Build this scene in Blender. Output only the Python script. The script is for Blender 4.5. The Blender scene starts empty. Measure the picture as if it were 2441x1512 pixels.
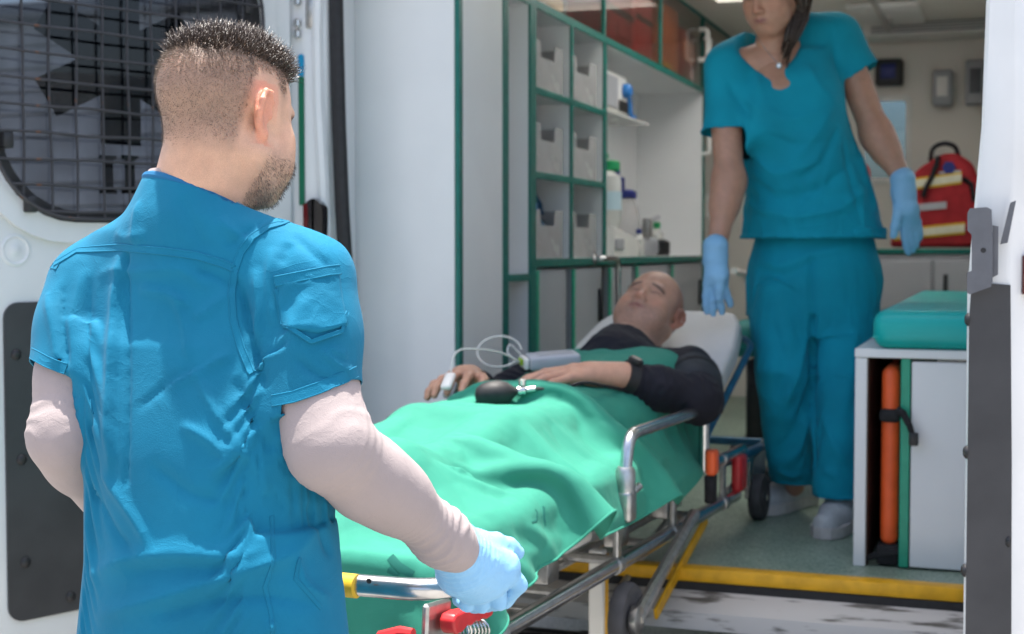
import bpy, bmesh, math, random
import numpy as np
from mathutils import Vector, Matrix, Euler

# ---------------------------------------------------------------- camera
SC = bpy.context.scene
COL = SC.collection
YAW, PITCH = math.radians(19.3), math.radians(-2.72)
CAMZ = 1.45
cam_d = bpy.data.cameras.new('camera'); cam = bpy.data.objects.new('camera', cam_d); COL.objects.link(cam)
cam.location = (0, 0, CAMZ); cam.rotation_euler = (math.pi/2 + PITCH, 0, YAW)
cam_d.sensor_width = 36; cam_d.lens = 50; cam_d.clip_end = 2000; cam_d.clip_start = .05
cam_d.dof.use_dof = True; cam_d.dof.focus_distance = 1.80; cam_d.dof.aperture_fstop = 6.8
SC.camera = cam
# ---------------------------------------------------------------- sky, sun, exposure
SUN = Vector((-.07, .105, .99)).normalized()          # direction towards the sun
wd = bpy.data.worlds.new('World'); SC.world = wd; wd.use_nodes = True
nt = wd.node_tree; bg = nt.nodes['Background']
sky = nt.nodes.new('ShaderNodeTexSky'); sky.sky_type = 'NISHITA'; sky.sun_disc = False
sky.sun_elevation = math.asin(SUN.z); sky.sun_rotation = math.atan2(SUN.x, SUN.y)
sky.air_density = 1.0; sky.dust_density = 4.5; sky.ozone_density = 1.0
nt.links.new(sky.outputs[0], bg.inputs[0]); bg.inputs[1].default_value = .15
sun_d = bpy.data.lights.new('sun', 'SUN'); sun_d.energy = 4.6; sun_d.angle = math.radians(.55); sun_d.color = (1, .95, .88)
sun = bpy.data.objects.new('sun', sun_d); COL.objects.link(sun)
sun.rotation_euler = SUN.to_track_quat('Z', 'Y').to_euler(); sun.location = (0, 0, 8)
SC.view_settings.view_transform = 'Standard'; SC.view_settings.look = 'None'
SC.view_settings.exposure = 1.24; SC.view_settings.gamma = 1; SC.view_settings.use_curve_mapping = False
SC.render.resolution_x, SC.render.resolution_y = 1024, 634
SC.render.engine = 'CYCLES'
SC.cycles.use_denoising = True
SC.cycles.max_bounces = 10; SC.cycles.diffuse_bounces = 6; SC.cycles.transparent_max_bounces = 12

# ---------------------------------------------------------------- pixel rays (photo seen 2441 x 1512)
F, CU, CV = 3390.0, 1220.5, 756.0
CP, SP = math.cos(PITCH), math.sin(PITCH)
FW = Vector((-math.sin(YAW)*CP, math.cos(YAW)*CP, SP)); RT = Vector((math.cos(YAW), math.sin(YAW), 0)); UPV = RT.cross(FW)
CAM = Vector((0, 0, CAMZ))
def ray(u, v): return FW + RT*((u-CU)/F) + UPV*((CV-v)/F)
def pd(u, v, d):  return CAM + ray(u, v)*d                       # at a depth
def pz(u, v, z):  r = ray(u, v); return CAM + r*((z-CAMZ)/r.z)   # on a level
def px(u, v, x):  r = ray(u, v); return CAM + r*(x/r.x)          # on the plane X = x
def py(u, v, y):  r = ray(u, v); return CAM + r*(y/r.y)          # on the plane Y = y
def pn(u, v, o, n): r = ray(u, v); return CAM + r*((o-CAM).dot(n)/r.dot(n))
def proj(p):
    q = Vector(p)-CAM; d = q.dot(FW); return CU+F*q.dot(RT)/d, CV-F*q.dot(UPV)/d

# ---------------------------------------------------------------- materials
MATS = {}
def lin(c): return tuple((x/255/12.92 if x/255 <= .04045 else ((x/255+.055)/1.055)**2.4) for x in c)
def mat(name, col, rough=.5, metal=0, var=.0, vscale=20, bump=0, bscale=200, spec=.5, sheen=0, sss=0, coat=0, trans=0, ior=1.45, col2=None, stretch=None, emit=None, vdet=4, lo=.35, hi=.65, alpha=None):
    """principled material with noise driven colour wear and fine relief, all in object space"""
    if name in MATS: return MATS[name]
    m = bpy.data.materials.new(name); m.use_nodes = True; n = m.node_tree.nodes; L = m.node_tree.links
    b = n['Principled BSDF']; c4 = tuple(col)+(1,)
    b.inputs['Base Color'].default_value = c4; b.inputs['Roughness'].default_value = rough; b.inputs['Metallic'].default_value = metal
    b.inputs['Specular IOR Level'].default_value = spec; b.inputs['IOR'].default_value = ior
    if sheen: b.inputs['Sheen Weight'].default_value = sheen; b.inputs['Sheen Roughness'].default_value = .4
    if coat: b.inputs['Coat Weight'].default_value = coat; b.inputs['Coat Roughness'].default_value = .08
    if sss:
        b.inputs['Subsurface Weight'].default_value = sss; b.inputs['Subsurface Radius'].default_value = (.012, .004, .002); b.inputs['Subsurface Scale'].default_value = 1.0
    if trans: b.inputs['Transmission Weight'].default_value = trans
    if alpha is not None: b.inputs['Alpha'].default_value = alpha
    tc = n.new('ShaderNodeTexCoord'); src = tc.outputs['Object']
    if stretch:
        mp = n.new('ShaderNodeMapping'); mp.inputs['Scale'].default_value = stretch; L.new(src, mp.inputs[0]); src = mp.outputs[0]
    if var or col2:
        t = n.new('ShaderNodeTexNoise'); t.inputs['Scale'].default_value = vscale; t.inputs['Detail'].default_value = vdet; L.new(src, t.inputs['Vector'])
        r = n.new('ShaderNodeValToRGB'); r.color_ramp.elements[0].position = lo; r.color_ramp.elements[1].position = hi
        a = col2 if col2 else tuple(x*(1-var) for x in col)
        r.color_ramp.elements[0].color = tuple(a)+(1,); r.color_ramp.elements[1].color = c4
        L.new(t.outputs['Fac'], r.inputs[0]); L.new(r.outputs[0], b.inputs['Base Color'])
        mr = n.new('ShaderNodeMapRange'); mr.inputs[3].default_value = min(1, rough*1.25); mr.inputs[4].default_value = rough*.85
        L.new(t.outputs['Fac'], mr.inputs[0]); L.new(mr.outputs[0], b.inputs['Roughness'])
    if bump:
        t2 = n.new('ShaderNodeTexNoise'); t2.inputs['Scale'].default_value = bscale; t2.inputs['Detail'].default_value = 3; L.new(src, t2.inputs['Vector'])
        bp = n.new('ShaderNodeBump'); bp.inputs['Strength'].default_value = 1; bp.inputs['Distance'].default_value = bump
        L.new(t2.outputs['Fac'], bp.inputs['Height']); L.new(bp.outputs[0], b.inputs['Normal'])
    MATS[name] = m; return m
M = {}
M['white'] = mat('van_white_paint', (.66, .675, .68), .28, var=.06, vscale=6, coat=.4)
M['white_lam'] = mat('white_laminate', (.74, .75, .75), .42, var=.04, vscale=5, bump=.0002, bscale=60)
M['cream'] = mat('cream_wall', (.78, .74, .67), .5, var=.05, vscale=3)
M['green_edge'] = mat('green_edging', (.0, .145, .115), .4, var=.15, vscale=30)
M['green_edge2'] = mat('green_strip', (.02, .33, .20), .4, var=.12, vscale=30)
M['rubber'] = mat('black_rubber', (.018, .018, .02), .55, var=.25, vscale=60)
M['blackpl'] = mat('black_plastic', (.02, .02, .022), .42, var=.3, vscale=40, bump=.0003, bscale=300)
M['darkpanel'] = mat('dark_panel', (.045, .046, .05), .5, var=.25, vscale=9, bump=.0002, bscale=500)
M['greypl'] = mat('grey_plastic', (.11, .115, .13), .45, var=.12, vscale=40, bump=.0002, bscale=400)
M['steel'] = mat('polished_steel', (.62, .62, .62), .22, 1, var=.18, vscale=40, bump=.00012, bscale=120)
M['alu'] = mat('brushed_aluminium', (.50, .50, .49), .36, 1, var=.25, vscale=60, bump=.0002, bscale=200)
M['wire'] = mat('rusty_black_wire', (.05, .05, .056), .45, .3, col2=(.16, .07, .035), vscale=28, lo=.28, hi=.36)
M['yellow'] = mat('yellow_paint', (.80, .42, .012), .42, var=.22, vscale=25, bump=.0003, bscale=80)
M['teal_vinyl'] = mat('teal_vinyl', (.0, .40, .38), .38, var=.08, vscale=12, bump=.0003, bscale=250)
M['teal_dark'] = mat('dark_teal_vinyl', (.01, .17, .16), .5, var=.15, vscale=12, bump=.0003, bscale=250)
M['orange'] = mat('orange_plastic', (.85, .12, .028), .38, var=.15, vscale=20)
M['red'] = mat('red_plastic', (.55, .025, .03), .35, var=.25, vscale=30)
M['redcloth'] = mat('red_nylon', (.34, .012, .018), .75, var=.3, vscale=15, bump=.0006, bscale=150)
M['orcloth'] = mat('orange_nylon', (.65, .17, .04), .75, var=.3, vscale=15, bump=.0006, bscale=150)
M['blackcloth'] = mat('black_webbing', (.015, .015, .017), .8, var=.3, vscale=60, bump=.0005, bscale=400)
M['reflect'] = mat('reflective_tape', (.62, .60, .45), .35, var=.1, vscale=60)
M['yelltape'] = mat('yellow_tape', (.62, .40, .02), .5, var=.15, vscale=40)
M['greycab'] = mat('grey_laminate', (.36, .37, .39), .45, var=.05, vscale=5)
M['cleargrey'] = mat('smoky_plastic', (.55, .54, .53), .25, var=.1, vscale=12, alpha=.62)
M['whitepl'] = mat('white_plastic', (.75, .74, .70), .35, var=.04, vscale=15)
M['clearpl'] = mat('milky_plastic', (.72, .72, .68), .25, var=.05, vscale=15, alpha=.75)
M['navy'] = mat('navy_plastic', (.01, .02, .16), .4, var=.1, vscale=15)
M['blueplastic'] = mat('blue_plastic', (.03, .20, .55), .4, var=.1, vscale=15)
M['greenpl'] = mat('green_plastic', (.01, .30, .10), .4, var=.1, vscale=15)
M['darkblue'] = mat('dark_blue_fabric', (.0, .05, .12), .8, var=.2, vscale=15)
M['pad'] = mat('off_white_vinyl', (.62, .61, .59), .5, var=.06, vscale=8, bump=.0008, bscale=40)
M['tyre'] = mat('grey_tyre', (.06, .06, .065), .7, var=.25, vscale=30)
M['wheelgrey'] = mat('light_grey_rim', (.38, .38, .38), .5, var=.1, vscale=30)
M['bluetube'] = mat('blue_coated_tube', (.02, .12, .22), .35, .3, var=.2, vscale=30)
M['lampred'] = mat('lamp_lens', (.10, .006, .008), .12, coat=1)
M['stripeb'] = mat('blue_stripe', (.0, .24, .45), .3)
M['palelabel'] = mat('pale_scale_label', (.45, .60, .66), .4)
M['stripeg'] = mat('green_stripe', (.0, .12, .06), .4)
M['taillens'] = mat('tail_lens_dark', (.02, .018, .02), .1, coat=1)

# ---------------------------------------------------------------- mesh building
class MB:
    def __init__(s): s.v = []; s.f = []
    def add(s, vs, fs):
        o = len(s.v); s.v += [Vector(p) for p in vs]; s.f += [tuple(i+o for i in f) for f in fs]; return s
    def hexa(s, p):                       # eight corners: bottom ring of four, top ring of four
        return s.add(p, [(3, 2, 1, 0), (4, 5, 6, 7), (0, 1, 5, 4), (1, 2, 6, 5), (2, 3, 7, 6), (3, 0, 4, 7)])
    def box(s, a, b, fr=None):
        (x0, y0, z0), (x1, y1, z1) = a, b
        p = [(x0, y0, z0), (x1, y0, z0), (x1, y1, z0), (x0, y1, z0), (x0, y0, z1), (x1, y0, z1), (x1, y1, z1), (x0, y1, z1)]
        if fr: p = [fr(*q) for q in p]
        return s.hexa(p)
    def rbox(s, a, b, r=.006, seg=2, fr=None):
        bm = bmesh.new(); bmesh.ops.create_cube(bm, size=1)
        for v in bm.verts:
            v.co = Vector((a[0]+(b[0]-a[0])*(v.co.x+.5), a[1]+(b[1]-a[1])*(v.co.y+.5), a[2]+(b[2]-a[2])*(v.co.z+.5)))
        r = min(r, .49*min(abs(b[i]-a[i]) for i in range(3)))
        bmesh.ops.bevel(bm, geom=bm.edges[:], offset=r, segments=seg, profile=.5, affect='EDGES')
        bm.verts.index_update()
        s.add([fr(*v.co) if fr else v.co.copy() for v in bm.verts], [[v.index for v in f.verts] for f in bm.faces]); bm.free(); return s
    def tube(s, pts, r, n=10, cap=True, closed=False):
        pts = [Vector(p) for p in pts]; k = len(pts)
        rs = r if isinstance(r, (list, tuple)) else [r]*k
        T = []
        for i in range(k):
            a = pts[(i-1) % k] if closed or i > 0 else pts[i]; b = pts[(i+1) % k] if closed or i < k-1 else pts[i]
            T.append((b-a).normalized())
        up = Vector((0, 0, 1)) if abs(T[0].z) < .9 else Vector((1, 0, 0))
        N = (up-T[0]*up.dot(T[0])).normalized(); o = len(s.v); vs = []; fs = []
        for i in range(k):
            N = (N-T[i]*N.dot(T[i])).normalized(); B = T[i].cross(N)
            for j in range(n):
                an = 2*math.pi*j/n; vs.append(pts[i]+(N*math.cos(an)+B*math.sin(an))*rs[i])
        m = k if closed else k-1
        for i in range(m):
            for j in range(n):
                a = i*n+j; b = i*n+(j+1) % n; c = ((i+1) % k)*n+(j+1) % n; d = ((i+1) % k)*n+j; fs.append((a, b, c, d))
        if cap and not closed: fs.append(tuple(reversed(range(n)))); fs.append(tuple(range((k-1)*n, k*n)))
        return s.add(vs, fs)
    def prism(s, poly, d0, d1, fr):       # 2-D outline extruded between d0 and d1, fr(a, b, d) -> world
        n = len(poly); vs = [fr(a, b, d0) for a, b in poly]+[fr(a, b, d1) for a, b in poly]
        fs = [tuple(range(n)), tuple(reversed(range(n, 2*n)))]+[(i, i+n, (i+1) % n+n, (i+1) % n) for i in range(n)]
        return s.add(vs, fs)
    def ringprism(s, outer, inner, d0, d1, fr):
        n = len(outer); R = [[fr(a, b, d) for a, b in L] for L, d in ((outer, d0), (outer, d1), (inner, d1), (inner, d0))]
        vs = sum(R, []); fs = []
        for q in range(4):
            for i in range(n):
                a = q*n; b = ((q+1) % 4)*n; fs.append((a+i, a+(i+1) % n, b+(i+1) % n, b+i))
        return s.add(vs, fs)
    def lathe(s, prof, c, ax=(0, 0, 1), n=20):
        ax = Vector(ax).normalized(); u = Vector((1, 0, 0)) if abs(ax.x) < .9 else Vector((0, 1, 0)); u = (u-ax*u.dot(ax)).normalized(); w = ax.cross(u); c = Vector(c)
        vs = [c+ax*h+(u*math.cos(2*math.pi*j/n)+w*math.sin(2*math.pi*j/n))*r for r, h in prof for j in range(n)]
        fs = [(i*n+j, i*n+(j+1) % n, (i+1)*n+(j+1) % n, (i+1)*n+j) for i in range(len(prof)-1) for j in range(n)]
        fs += [tuple(reversed(range(n))), tuple(range((len(prof)-1)*n, len(prof)*n))]
        return s.add(vs, fs)
    def build(s, name, m, parent=None, smooth=True, ang=35): return mesh_obj(name, s.v, s.f, m, parent, smooth, ang)
def mesh_obj(name, v, f, m, parent=None, smooth=True, ang=35, recalc=True):
    V = np.array([tuple(p) for p in v], dtype=float) if not isinstance(v, np.ndarray) else v
    c = (V.min(0)+V.max(0))/2; V = V-c
    me = bpy.data.meshes.new(name); me.from_pydata(V.tolist(), [], f if isinstance(f, list) else f.tolist()); 
    if recalc:
        bm = bmesh.new(); bm.from_mesh(me); bmesh.ops.recalc_face_normals(bm, faces=bm.faces[:]); bm.to_mesh(me); bm.free()
    if smooth:
        me.polygons.foreach_set('use_smooth', [True]*len(me.polygons))
        if ang < 180: me.set_sharp_from_angle(angle=math.radians(ang))
    o = bpy.data.objects.new(name, me); COL.objects.link(o)
    if m: me.materials.append(m)
    c = Vector(c)
    if parent is not None: o.parent = parent; o.location = c-world_loc(parent)
    else: o.location = c
    return o
def world_loc(o):
    l = Vector(o.location)
    return l+world_loc(o.parent) if o.parent else l
def tag(o, label=None, cat=None, group=None, kind=None):
    if label: o['label'] = label
    if cat: o['category'] = cat
    if group: o['group'] = group
    if kind: o['kind'] = kind
    return o
def thing(name, loc, label, cat, group=None):
    o = bpy.data.objects.new(name, None); COL.objects.link(o); o.location = loc; o.empty_display_size = .1
    return tag(o, label, cat, group)
def arc(pts, r, n=6):
    """polyline with rounded corners"""
    pts = [Vector(p) for p in pts]; out = [pts[0]]
    for i in range(1, len(pts)-1):
        a, b, c = pts[i-1], pts[i], pts[i+1]; d1 = (a-b); d2 = (c-b); q = min(r, d1.length*.49, d2.length*.49)
        p0 = b+d1.normalized()*q; p2 = b+d2.normalized()*q
        for k in range(n+1):
            t = k/n; out.append(p0*(1-t)**2+b*2*t*(1-t)+p2*t*t)
    return out+[pts[-1]]
def rrect(x0, y0, x1, y1, r, n=5):
    o = []
    for cx, cy, a0 in ((x1-r, y1-r, 0), (x0+r, y1-r, 90), (x0+r, y0+r, 180), (x1-r, y0+r, 270)):
        for k in range(n+1):
            a = math.radians(a0+90*k/n); o.append((cx+r*math.cos(a), cy+r*math.sin(a)))
    return o
# ================================================================ materials with own node trees
def glass_mat(name, tint, rough=.02):
    m = bpy.data.materials.new(name); m.use_nodes = True; n = m.node_tree.nodes; L = m.node_tree.links; n.remove(n['Principled BSDF'])
    tr = n.new('ShaderNodeBsdfTransparent'); tr.inputs[0].default_value = tuple(tint)+(1,)
    gl = n.new('ShaderNodeBsdfGlossy'); gl.inputs['Roughness'].default_value = rough
    lw = n.new('ShaderNodeLayerWeight'); lw.inputs[0].default_value = .5; pw = n.new('ShaderNodeMath'); pw.operation = 'POWER'; pw.inputs[1].default_value = 5; L.new(lw.outputs['Facing'], pw.inputs[0])
    fr = n.new('ShaderNodeMapRange'); fr.inputs[3].default_value = .04; fr.inputs[4].default_value = 1; L.new(pw.outputs[0], fr.inputs[0]); mx = n.new('ShaderNodeMixShader')
    L.new(fr.outputs[0], mx.inputs[0]); L.new(tr.outputs[0], mx.inputs[1]); L.new(gl.outputs[0], mx.inputs[2]); L.new(mx.outputs[0], n['Material Output'].inputs[0]); return m
M['glass'] = glass_mat('tinted_glass', (.44, .47, .51)); M['smoke'] = glass_mat('smoked_acrylic', (.82, .79, .76)); M['clearglass'] = glass_mat('clear_glass', (.42, .5, .55))
def speckle_mat(name, c1, c2, c3, scale, rough):
    m = bpy.data.materials.new(name); m.use_nodes = True; n = m.node_tree.nodes; L = m.node_tree.links; b = n['Principled BSDF']; b.inputs['Roughness'].default_value = rough
    tc = n.new('ShaderNodeTexCoord'); t = n.new('ShaderNodeTexNoise'); t.inputs['Scale'].default_value = scale; t.inputs['Detail'].default_value = 2
    t2 = n.new('ShaderNodeTexNoise'); t2.inputs['Scale'].default_value = 4; t2.inputs['Detail'].default_value = 5
    r = n.new('ShaderNodeValToRGB'); r.color_ramp.elements[0].position = .36; r.color_ramp.elements[0].color = c1+(1,); r.color_ramp.elements[1].position = .62; r.color_ramp.elements[1].color = c3+(1,)
    e = r.color_ramp.elements.new(.5); e.color = c2+(1,)
    mx = n.new('ShaderNodeMix'); mx.data_type = 'RGBA'; mx.blend_type = 'MULTIPLY'; mr = n.new('ShaderNodeMapRange'); mr.inputs[1].default_value = .3; mr.inputs[2].default_value = .7; mr.inputs[3].default_value = .78; mr.inputs[4].default_value = 1.08
    for q in (t, t2): L.new(tc.outputs['Object'], q.inputs['Vector'])
    L.new(t.outputs['Fac'], r.inputs[0]); L.new(t2.outputs['Fac'], mr.inputs[0]); mx.inputs[0].default_value = 1
    L.new(r.outputs[0], mx.inputs[6]); L.new(mr.outputs[0], mx.inputs[7]); L.new(mx.outputs[2], b.inputs['Base Color'])
    bp = n.new('ShaderNodeBump'); bp.inputs['Distance'].default_value = .0004; L.new(t.outputs['Fac'], bp.inputs['Height']); L.new(bp.outputs[0], b.inputs['Normal']); return m
M['vinylfloor'] = speckle_mat('speckled_green_vinyl', (.15, .23, .17), (.26, .35, .27), (.37, .45, .37), 160, .42)
M['asphalt'] = speckle_mat('worn_concrete', (.22, .21, .195), (.31, .30, .28), (.40, .385, .355), 90, .9)
M['chipped'] = mat('chipped_white_paint', (.52, .51, .49), .55, col2=(.10, .095, .085), vscale=19, vdet=9, lo=.36, hi=.46, bump=.001, bscale=13, stretch=(.4, 2.2, 2.2))
M['boards'] = mat('weathered_cladding', (.36, .37, .39), .7, var=.5, vscale=2.5, bump=.002, bscale=20)
def frost_mat():  # translucent panes of the added hatch and window, spreading fill light inside
    m = bpy.data.materials.new('frosted_fill_panel'); m.use_nodes = True; n = m.node_tree.nodes; L = m.node_tree.links; n.remove(n['Principled BSDF'])
    a = n.new('ShaderNodeBsdfTranslucent'); a.inputs[0].default_value = (.95, .95, .93, 1); b = n.new('ShaderNodeBsdfDiffuse'); b.inputs[0].default_value = (.8, .8, .8, 1); x = n.new('ShaderNodeMixShader'); x.inputs[0].default_value = .12
    L.new(a.outputs[0], x.inputs[1]); L.new(b.outputs[0], x.inputs[2]); L.new(x.outputs[0], n['Material Output'].inputs[0]); return m
M['frost'] = frost_mat()
M['sticker'] = mat('dark_sticker', (.012, .012, .014), .4)

# ================================================================ ground and what stands beyond the van
g = MB().add([(-300, -300, 0), (300, -300, 0), (300, 300, 0), (-300, 300, 0)], [(0, 1, 2, 3)]).build('ground', M['asphalt']); tag(g, kind='structure')
bl = thing('building', (-10, 12, 0), 'grey clad building seen through the meshed door window', 'building')
MB().box((-19, 12.06, 0), (-3, 15, 3.75)).build('wall', M['boards'], bl)
for i in range(16):
    z = .05+i*.23
    MB().rbox((-19, 12, z), (-3, 12.045, z+.215), .008, 1).build('board', M['boards'], bl)
MB().rbox((-19.2, 11.8, 3.76), (-2.8, 15.2, 3.9), .02, 1).build('roof_edge', M['greypl'], bl)

# ================================================================ ambulance
YR, FZ, XL, XR, ZC, YB = 3.35, .67, -1.67, -.02, 2.58, 7.5
amb = thing('ambulance', (-.83, 5.4, 0), 'white ambulance van with both rear doors standing open', 'ambulance')
MB().rbox((-1.86, 3.40, .60), (.16, YB, FZ), .004, 1).build('floor', M['vinylfloor'], amb)
HX0, HX1, HY0, HY1 = -1.25, -.42, 4.35, 6.35              # unseen roof hatch, added to let daylight brighten the interior
WY0, WY1, WZ0, WZ1 = 4.20, 6.40, 1.66, 2.26                # unseen frosted side window, added as a second source of interior light
def slab_x(x0, x1, y0, y1, z0, z1):                        # wall slab with the added side window left open
    return MB().box((x0, y0, z0), (x1, WY0, z1)).box((x0, WY1, z0), (x1, y1, z1)).box((x0, WY0, z0), (x1, WY1, WZ0)).box((x0, WY0, WZ1), (x1, WY1, z1))
def slab_z(z0, z1, x0, x1, y0, y1):                        # roof slab with the added hatch left open
    return MB().box((x0, y0, z0), (x1, HY0, z1)).box((x0, HY1, z0), (x1, y1, z1)).box((x0, HY0, z0), (HX0, HY1, z1)).box((HX1, HY0, z0), (x1, HY1, z1))
MB().box((-1.86, 3.52, .45), (-1.83, YB, 2.62)).build('side_shell', M['white'], amb)
slab_x(.13, .16, 3.52, YB, .45, 2.62).build('side_shell', M['white'], amb)
slab_z(ZC, 2.62, -1.83, .13, 3.52, YB).build('roof_shell', M['white'], amb)
MB().box((HX0, HY0, 2.70), (HX1, HY1, 2.708)).build('added_fill_hatch', M['frost'], amb)
MB().box((.17, WY0, WZ0), (.176, WY1, WZ1)).build('added_fill_window', M['frost'], amb)
# roof skin with rounded corners
roof = [(-1.90, 2.35), (-1.885, 2.52), (-1.82, 2.62), (-1.70, 2.66), (-.83, 2.70), (.04, 2.66), (.12, 2.62), (.185, 2.52), (.20, 2.35)]
inn = [(x*.985-.012, z-.025) for x, z in roof]
def ztop(x): return float(np.interp(x, [p[0] for p in roof], [p[1] for p in roof]))
hL = [p for p in roof if p[0] < HX0]+[(HX0, ztop(HX0))]; hR_ = [(HX1, ztop(HX1))]+[p for p in roof if p[0] > HX1]
lower = lambda L: [(x*.985-.012, z-.025) for x, z in L][::-1]
rm = MB()
for prof, y0, y1 in ((roof, 3.40, HY0), (roof, HY1, YB+.05), (hL, HY0, HY1), (hR_, HY0, HY1)): rm.prism(prof+lower(prof), y0, y1, lambda a, b, d: (a, d, b))
rm.build('roof', M['white'], amb)
MB().rbox((XL-.02, 3.36, 2.41), (XR+.02, 3.50, 2.635), .03, 3).build('header', M['white'], amb)
lb = MB().rbox((-1.62, 3.17, 2.645), (-.04, 3.40, 2.76), .03, 3).build('added_shade_bar', M['white'], amb)  # unseen bar with lenses, added so its shadow falls across the patient
for x in (-1.5, -.36): MB().rbox((x, 3.155, 2.67), (x+.22, 3.172, 2.74), .01, 2).build('shade_bar_lens', M['stripeb'], lb)
MB().box((-1.90, 3.52, .35), (-1.865, YB+.4, 2.36)).build('outer_panel', M['white'], amb)
slab_x(.165, .20, 3.52, YB+.4, .35, 2.36).build('outer_panel', M['white'], amb)
# rear pillars
def pillar(x0, x1):
    p = MB().rbox((x0, 3.32, .5), (x1, 3.515, 2.42), .03, 4).build('rear_pillar', M['white'], amb); return p
pl = pillar(-1.88, XL); pr = pillar(XR, .18)
MB().tube([py(u, v, 3.325) for u, v in ((760, -60), (757, 80), (760, 250), (770, 420), (778, 640))], [.016]*5, 8).build('pressed_rib', M['white'], pl)
MB().rbox((-1.725, 3.312, 2.02), (-1.70, 3.325, 2.12), .005).build('hinge_bracket', M['alu'], pl)
st = py(716, 130, 3.319); st2 = py(717, 490, 3.319)
MB().prism(rrect(st.x-.004, st2.z, st.x+.011, st.z-.058, .003, 2), 3.314, 3.319, lambda a, b, d: (a, d, b)).build('green_stripe', M['stripeg'], pl)
MB().prism(rrect(st.x-.004, st.z-.058, st.x+.011, st.z, .007, 3), 3.3135, 3.319, lambda a, b, d: (a, d, b)).build('blue_stripe', M['stripeb'], pl)
t0, t1 = py(730, 590, 3.30), py(774, 474, 3.30)
tl = MB().prism(rrect(t0.x, t0.z-.06, t1.x, t1.z, .03, 5), 3.285, 3.318, lambda a, b, d: (a, d, b)).build('tail_lamp', M['taillens'], amb)
MB().prism(rrect(t0.x+.001, t0.z-.05, t0.x+.014, t1.z-.012, .005, 3), 3.281, 3.286, lambda a, b, d: (a, d, b)).build('red_lens', M['lampred'], tl)
for v in (14, 66, 92):
    MB().lathe([(.006, 0), (.010, .004), (.010, .018), (.006, .022)], py(709, v, 3.31), (0, 0, 1), 10).build('hinge_knuckle', M['steel'], pl)
# rubber seal round the opening
sl = [py(u, v, 3.345) for u, v in ((801, -330), (799, -100), (803, 100), (808, 300), (816, 500), (826, 660), (832, 850), (836, 1100))]
sl[-1].z = .66; top = 2.40
loop = [Vector((XR-.004, 3.345, .66)), Vector((XR-.004, 3.345, top)), Vector((sl[0].x, 3.345, top))]
MB().tube(arc(loop, .10, 6)+sl[1:], .019, 10).build('door_seal', M['rubber'], amb)
# threshold, sill and ribbed step bumper
MB().rbox((XL, 3.352, .648), (XR, 3.405, .681), .006, 2).build('edge_strip', M['yellow'], amb)
MB().box((XL, 3.356, .55), (XR, 3.40, .647)).build('threshold_gap', M['rubber'], amb)
def sill(a, b, d): return (a, d, b)
MB().prism([(3.25, .56), (3.352, .56), (3.352, .628), (3.30, .612), (3.262, .598)], XL-.02, XR+.02, lambda a, b, d: (d, a, b)).build('sill', M['chipped'], amb)
bp = MB().rbox((-1.9, 2.98, .36), (.22, 3.245, .53), .03, 3).build('bumper', M['blackpl'], amb)
for i in range(6):
    y = 3.01+i*.038
    MB().rbox((-1.72, y, .531), (.05, y+.02, .541), .004, 1).build('tread_rib', M['blackpl'], bp)
for x in (-1.35, -.95, -.55, -.2):
    MB().lathe([(.017, 0), (.017, .003), (.008, .004), (.008, .001)], (x, 3.232, .532), (0, 0, 1), 12).build('bolt_head', M['rubber'], bp)
# bulkhead with a window to the cab
w0, w1 = py(2060, 425, YB), py(2160, 240, YB)
bk = MB().box((-1.83, YB, .6), (w0.x, YB+.03, ZC)).box((w1.x, YB, .6), (.13, YB+.03, ZC)).box((w0.x, YB, .6), (w1.x, YB+.03, w0.z)).box((w0.x, YB, w1.z), (w1.x, YB+.03, ZC)).build('bulkhead', M['cream'], amb)
MB().ringprism(rrect(w0.x-.03, w0.z-.03, w1.x+.03, w1.z+.03, .04), rrect(w0.x, w0.z, w1.x, w1.z, .02), YB-.012, YB-.001, lambda a, b, d: (a, d, b)).build('window_frame', M['whitepl'], bk)
MB().box((w0.x, YB+.01, w0.z), (w1.x, YB+.014, w1.z)).build('window_pane', M['clearglass'], bk)
MB().box((-1.82, 3.53, FZ), (-1.80, YB, ZC)).build('left_lining', M['cream'], amb)
slab_x(.10, .12, 3.53, YB, FZ, ZC-.035).build('right_lining', M['cream'], amb)
ce = slab_z(ZC-.03, ZC-.004, -1.79, .09, 3.53, YB-.01).build('ceiling_lining', M['cream'], amb, smooth=False)
# wall and ceiling fittings
f0, f1 = py(2060, 95, 7.3), py(2195, 62, 7.3)
ac = MB().rbox((f0.x, 7.2, f0.z), (.05, 7.48, f1.z+.02), .02, 2).build('vent_housing', M['whitepl'], amb)
for i in range(4): MB().rbox((f0.x+.04, 7.194, f0.z+.012+i*.014), (-.05, 7.204, f0.z+.018+i*.014), .002, 1).build('vent_slat', M['greypl'], ac)
a, b = px(2250, -40, .0), px(2278, 66, .0)
MB().tube([(-.10, 4.9, 2.535), (-.10, 6.3, 2.535)], .012, 8).build('ceiling_rail', M['green_edge'], amb)
MB().rbox((-.72, 6.55, 2.525), (-.40, 7.1, 2.549), .02, 2).build('lamp_panel', M['whitepl'], amb)
MB().tube(arc([(-.55, 4.6, 2.55), (-.55, 4.6, 2.47), (-.55, 6.9, 2.47), (-.55, 6.9, 2.55)], .05), .014, 8).build('grab_rail', M['steel'], amb)

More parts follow.
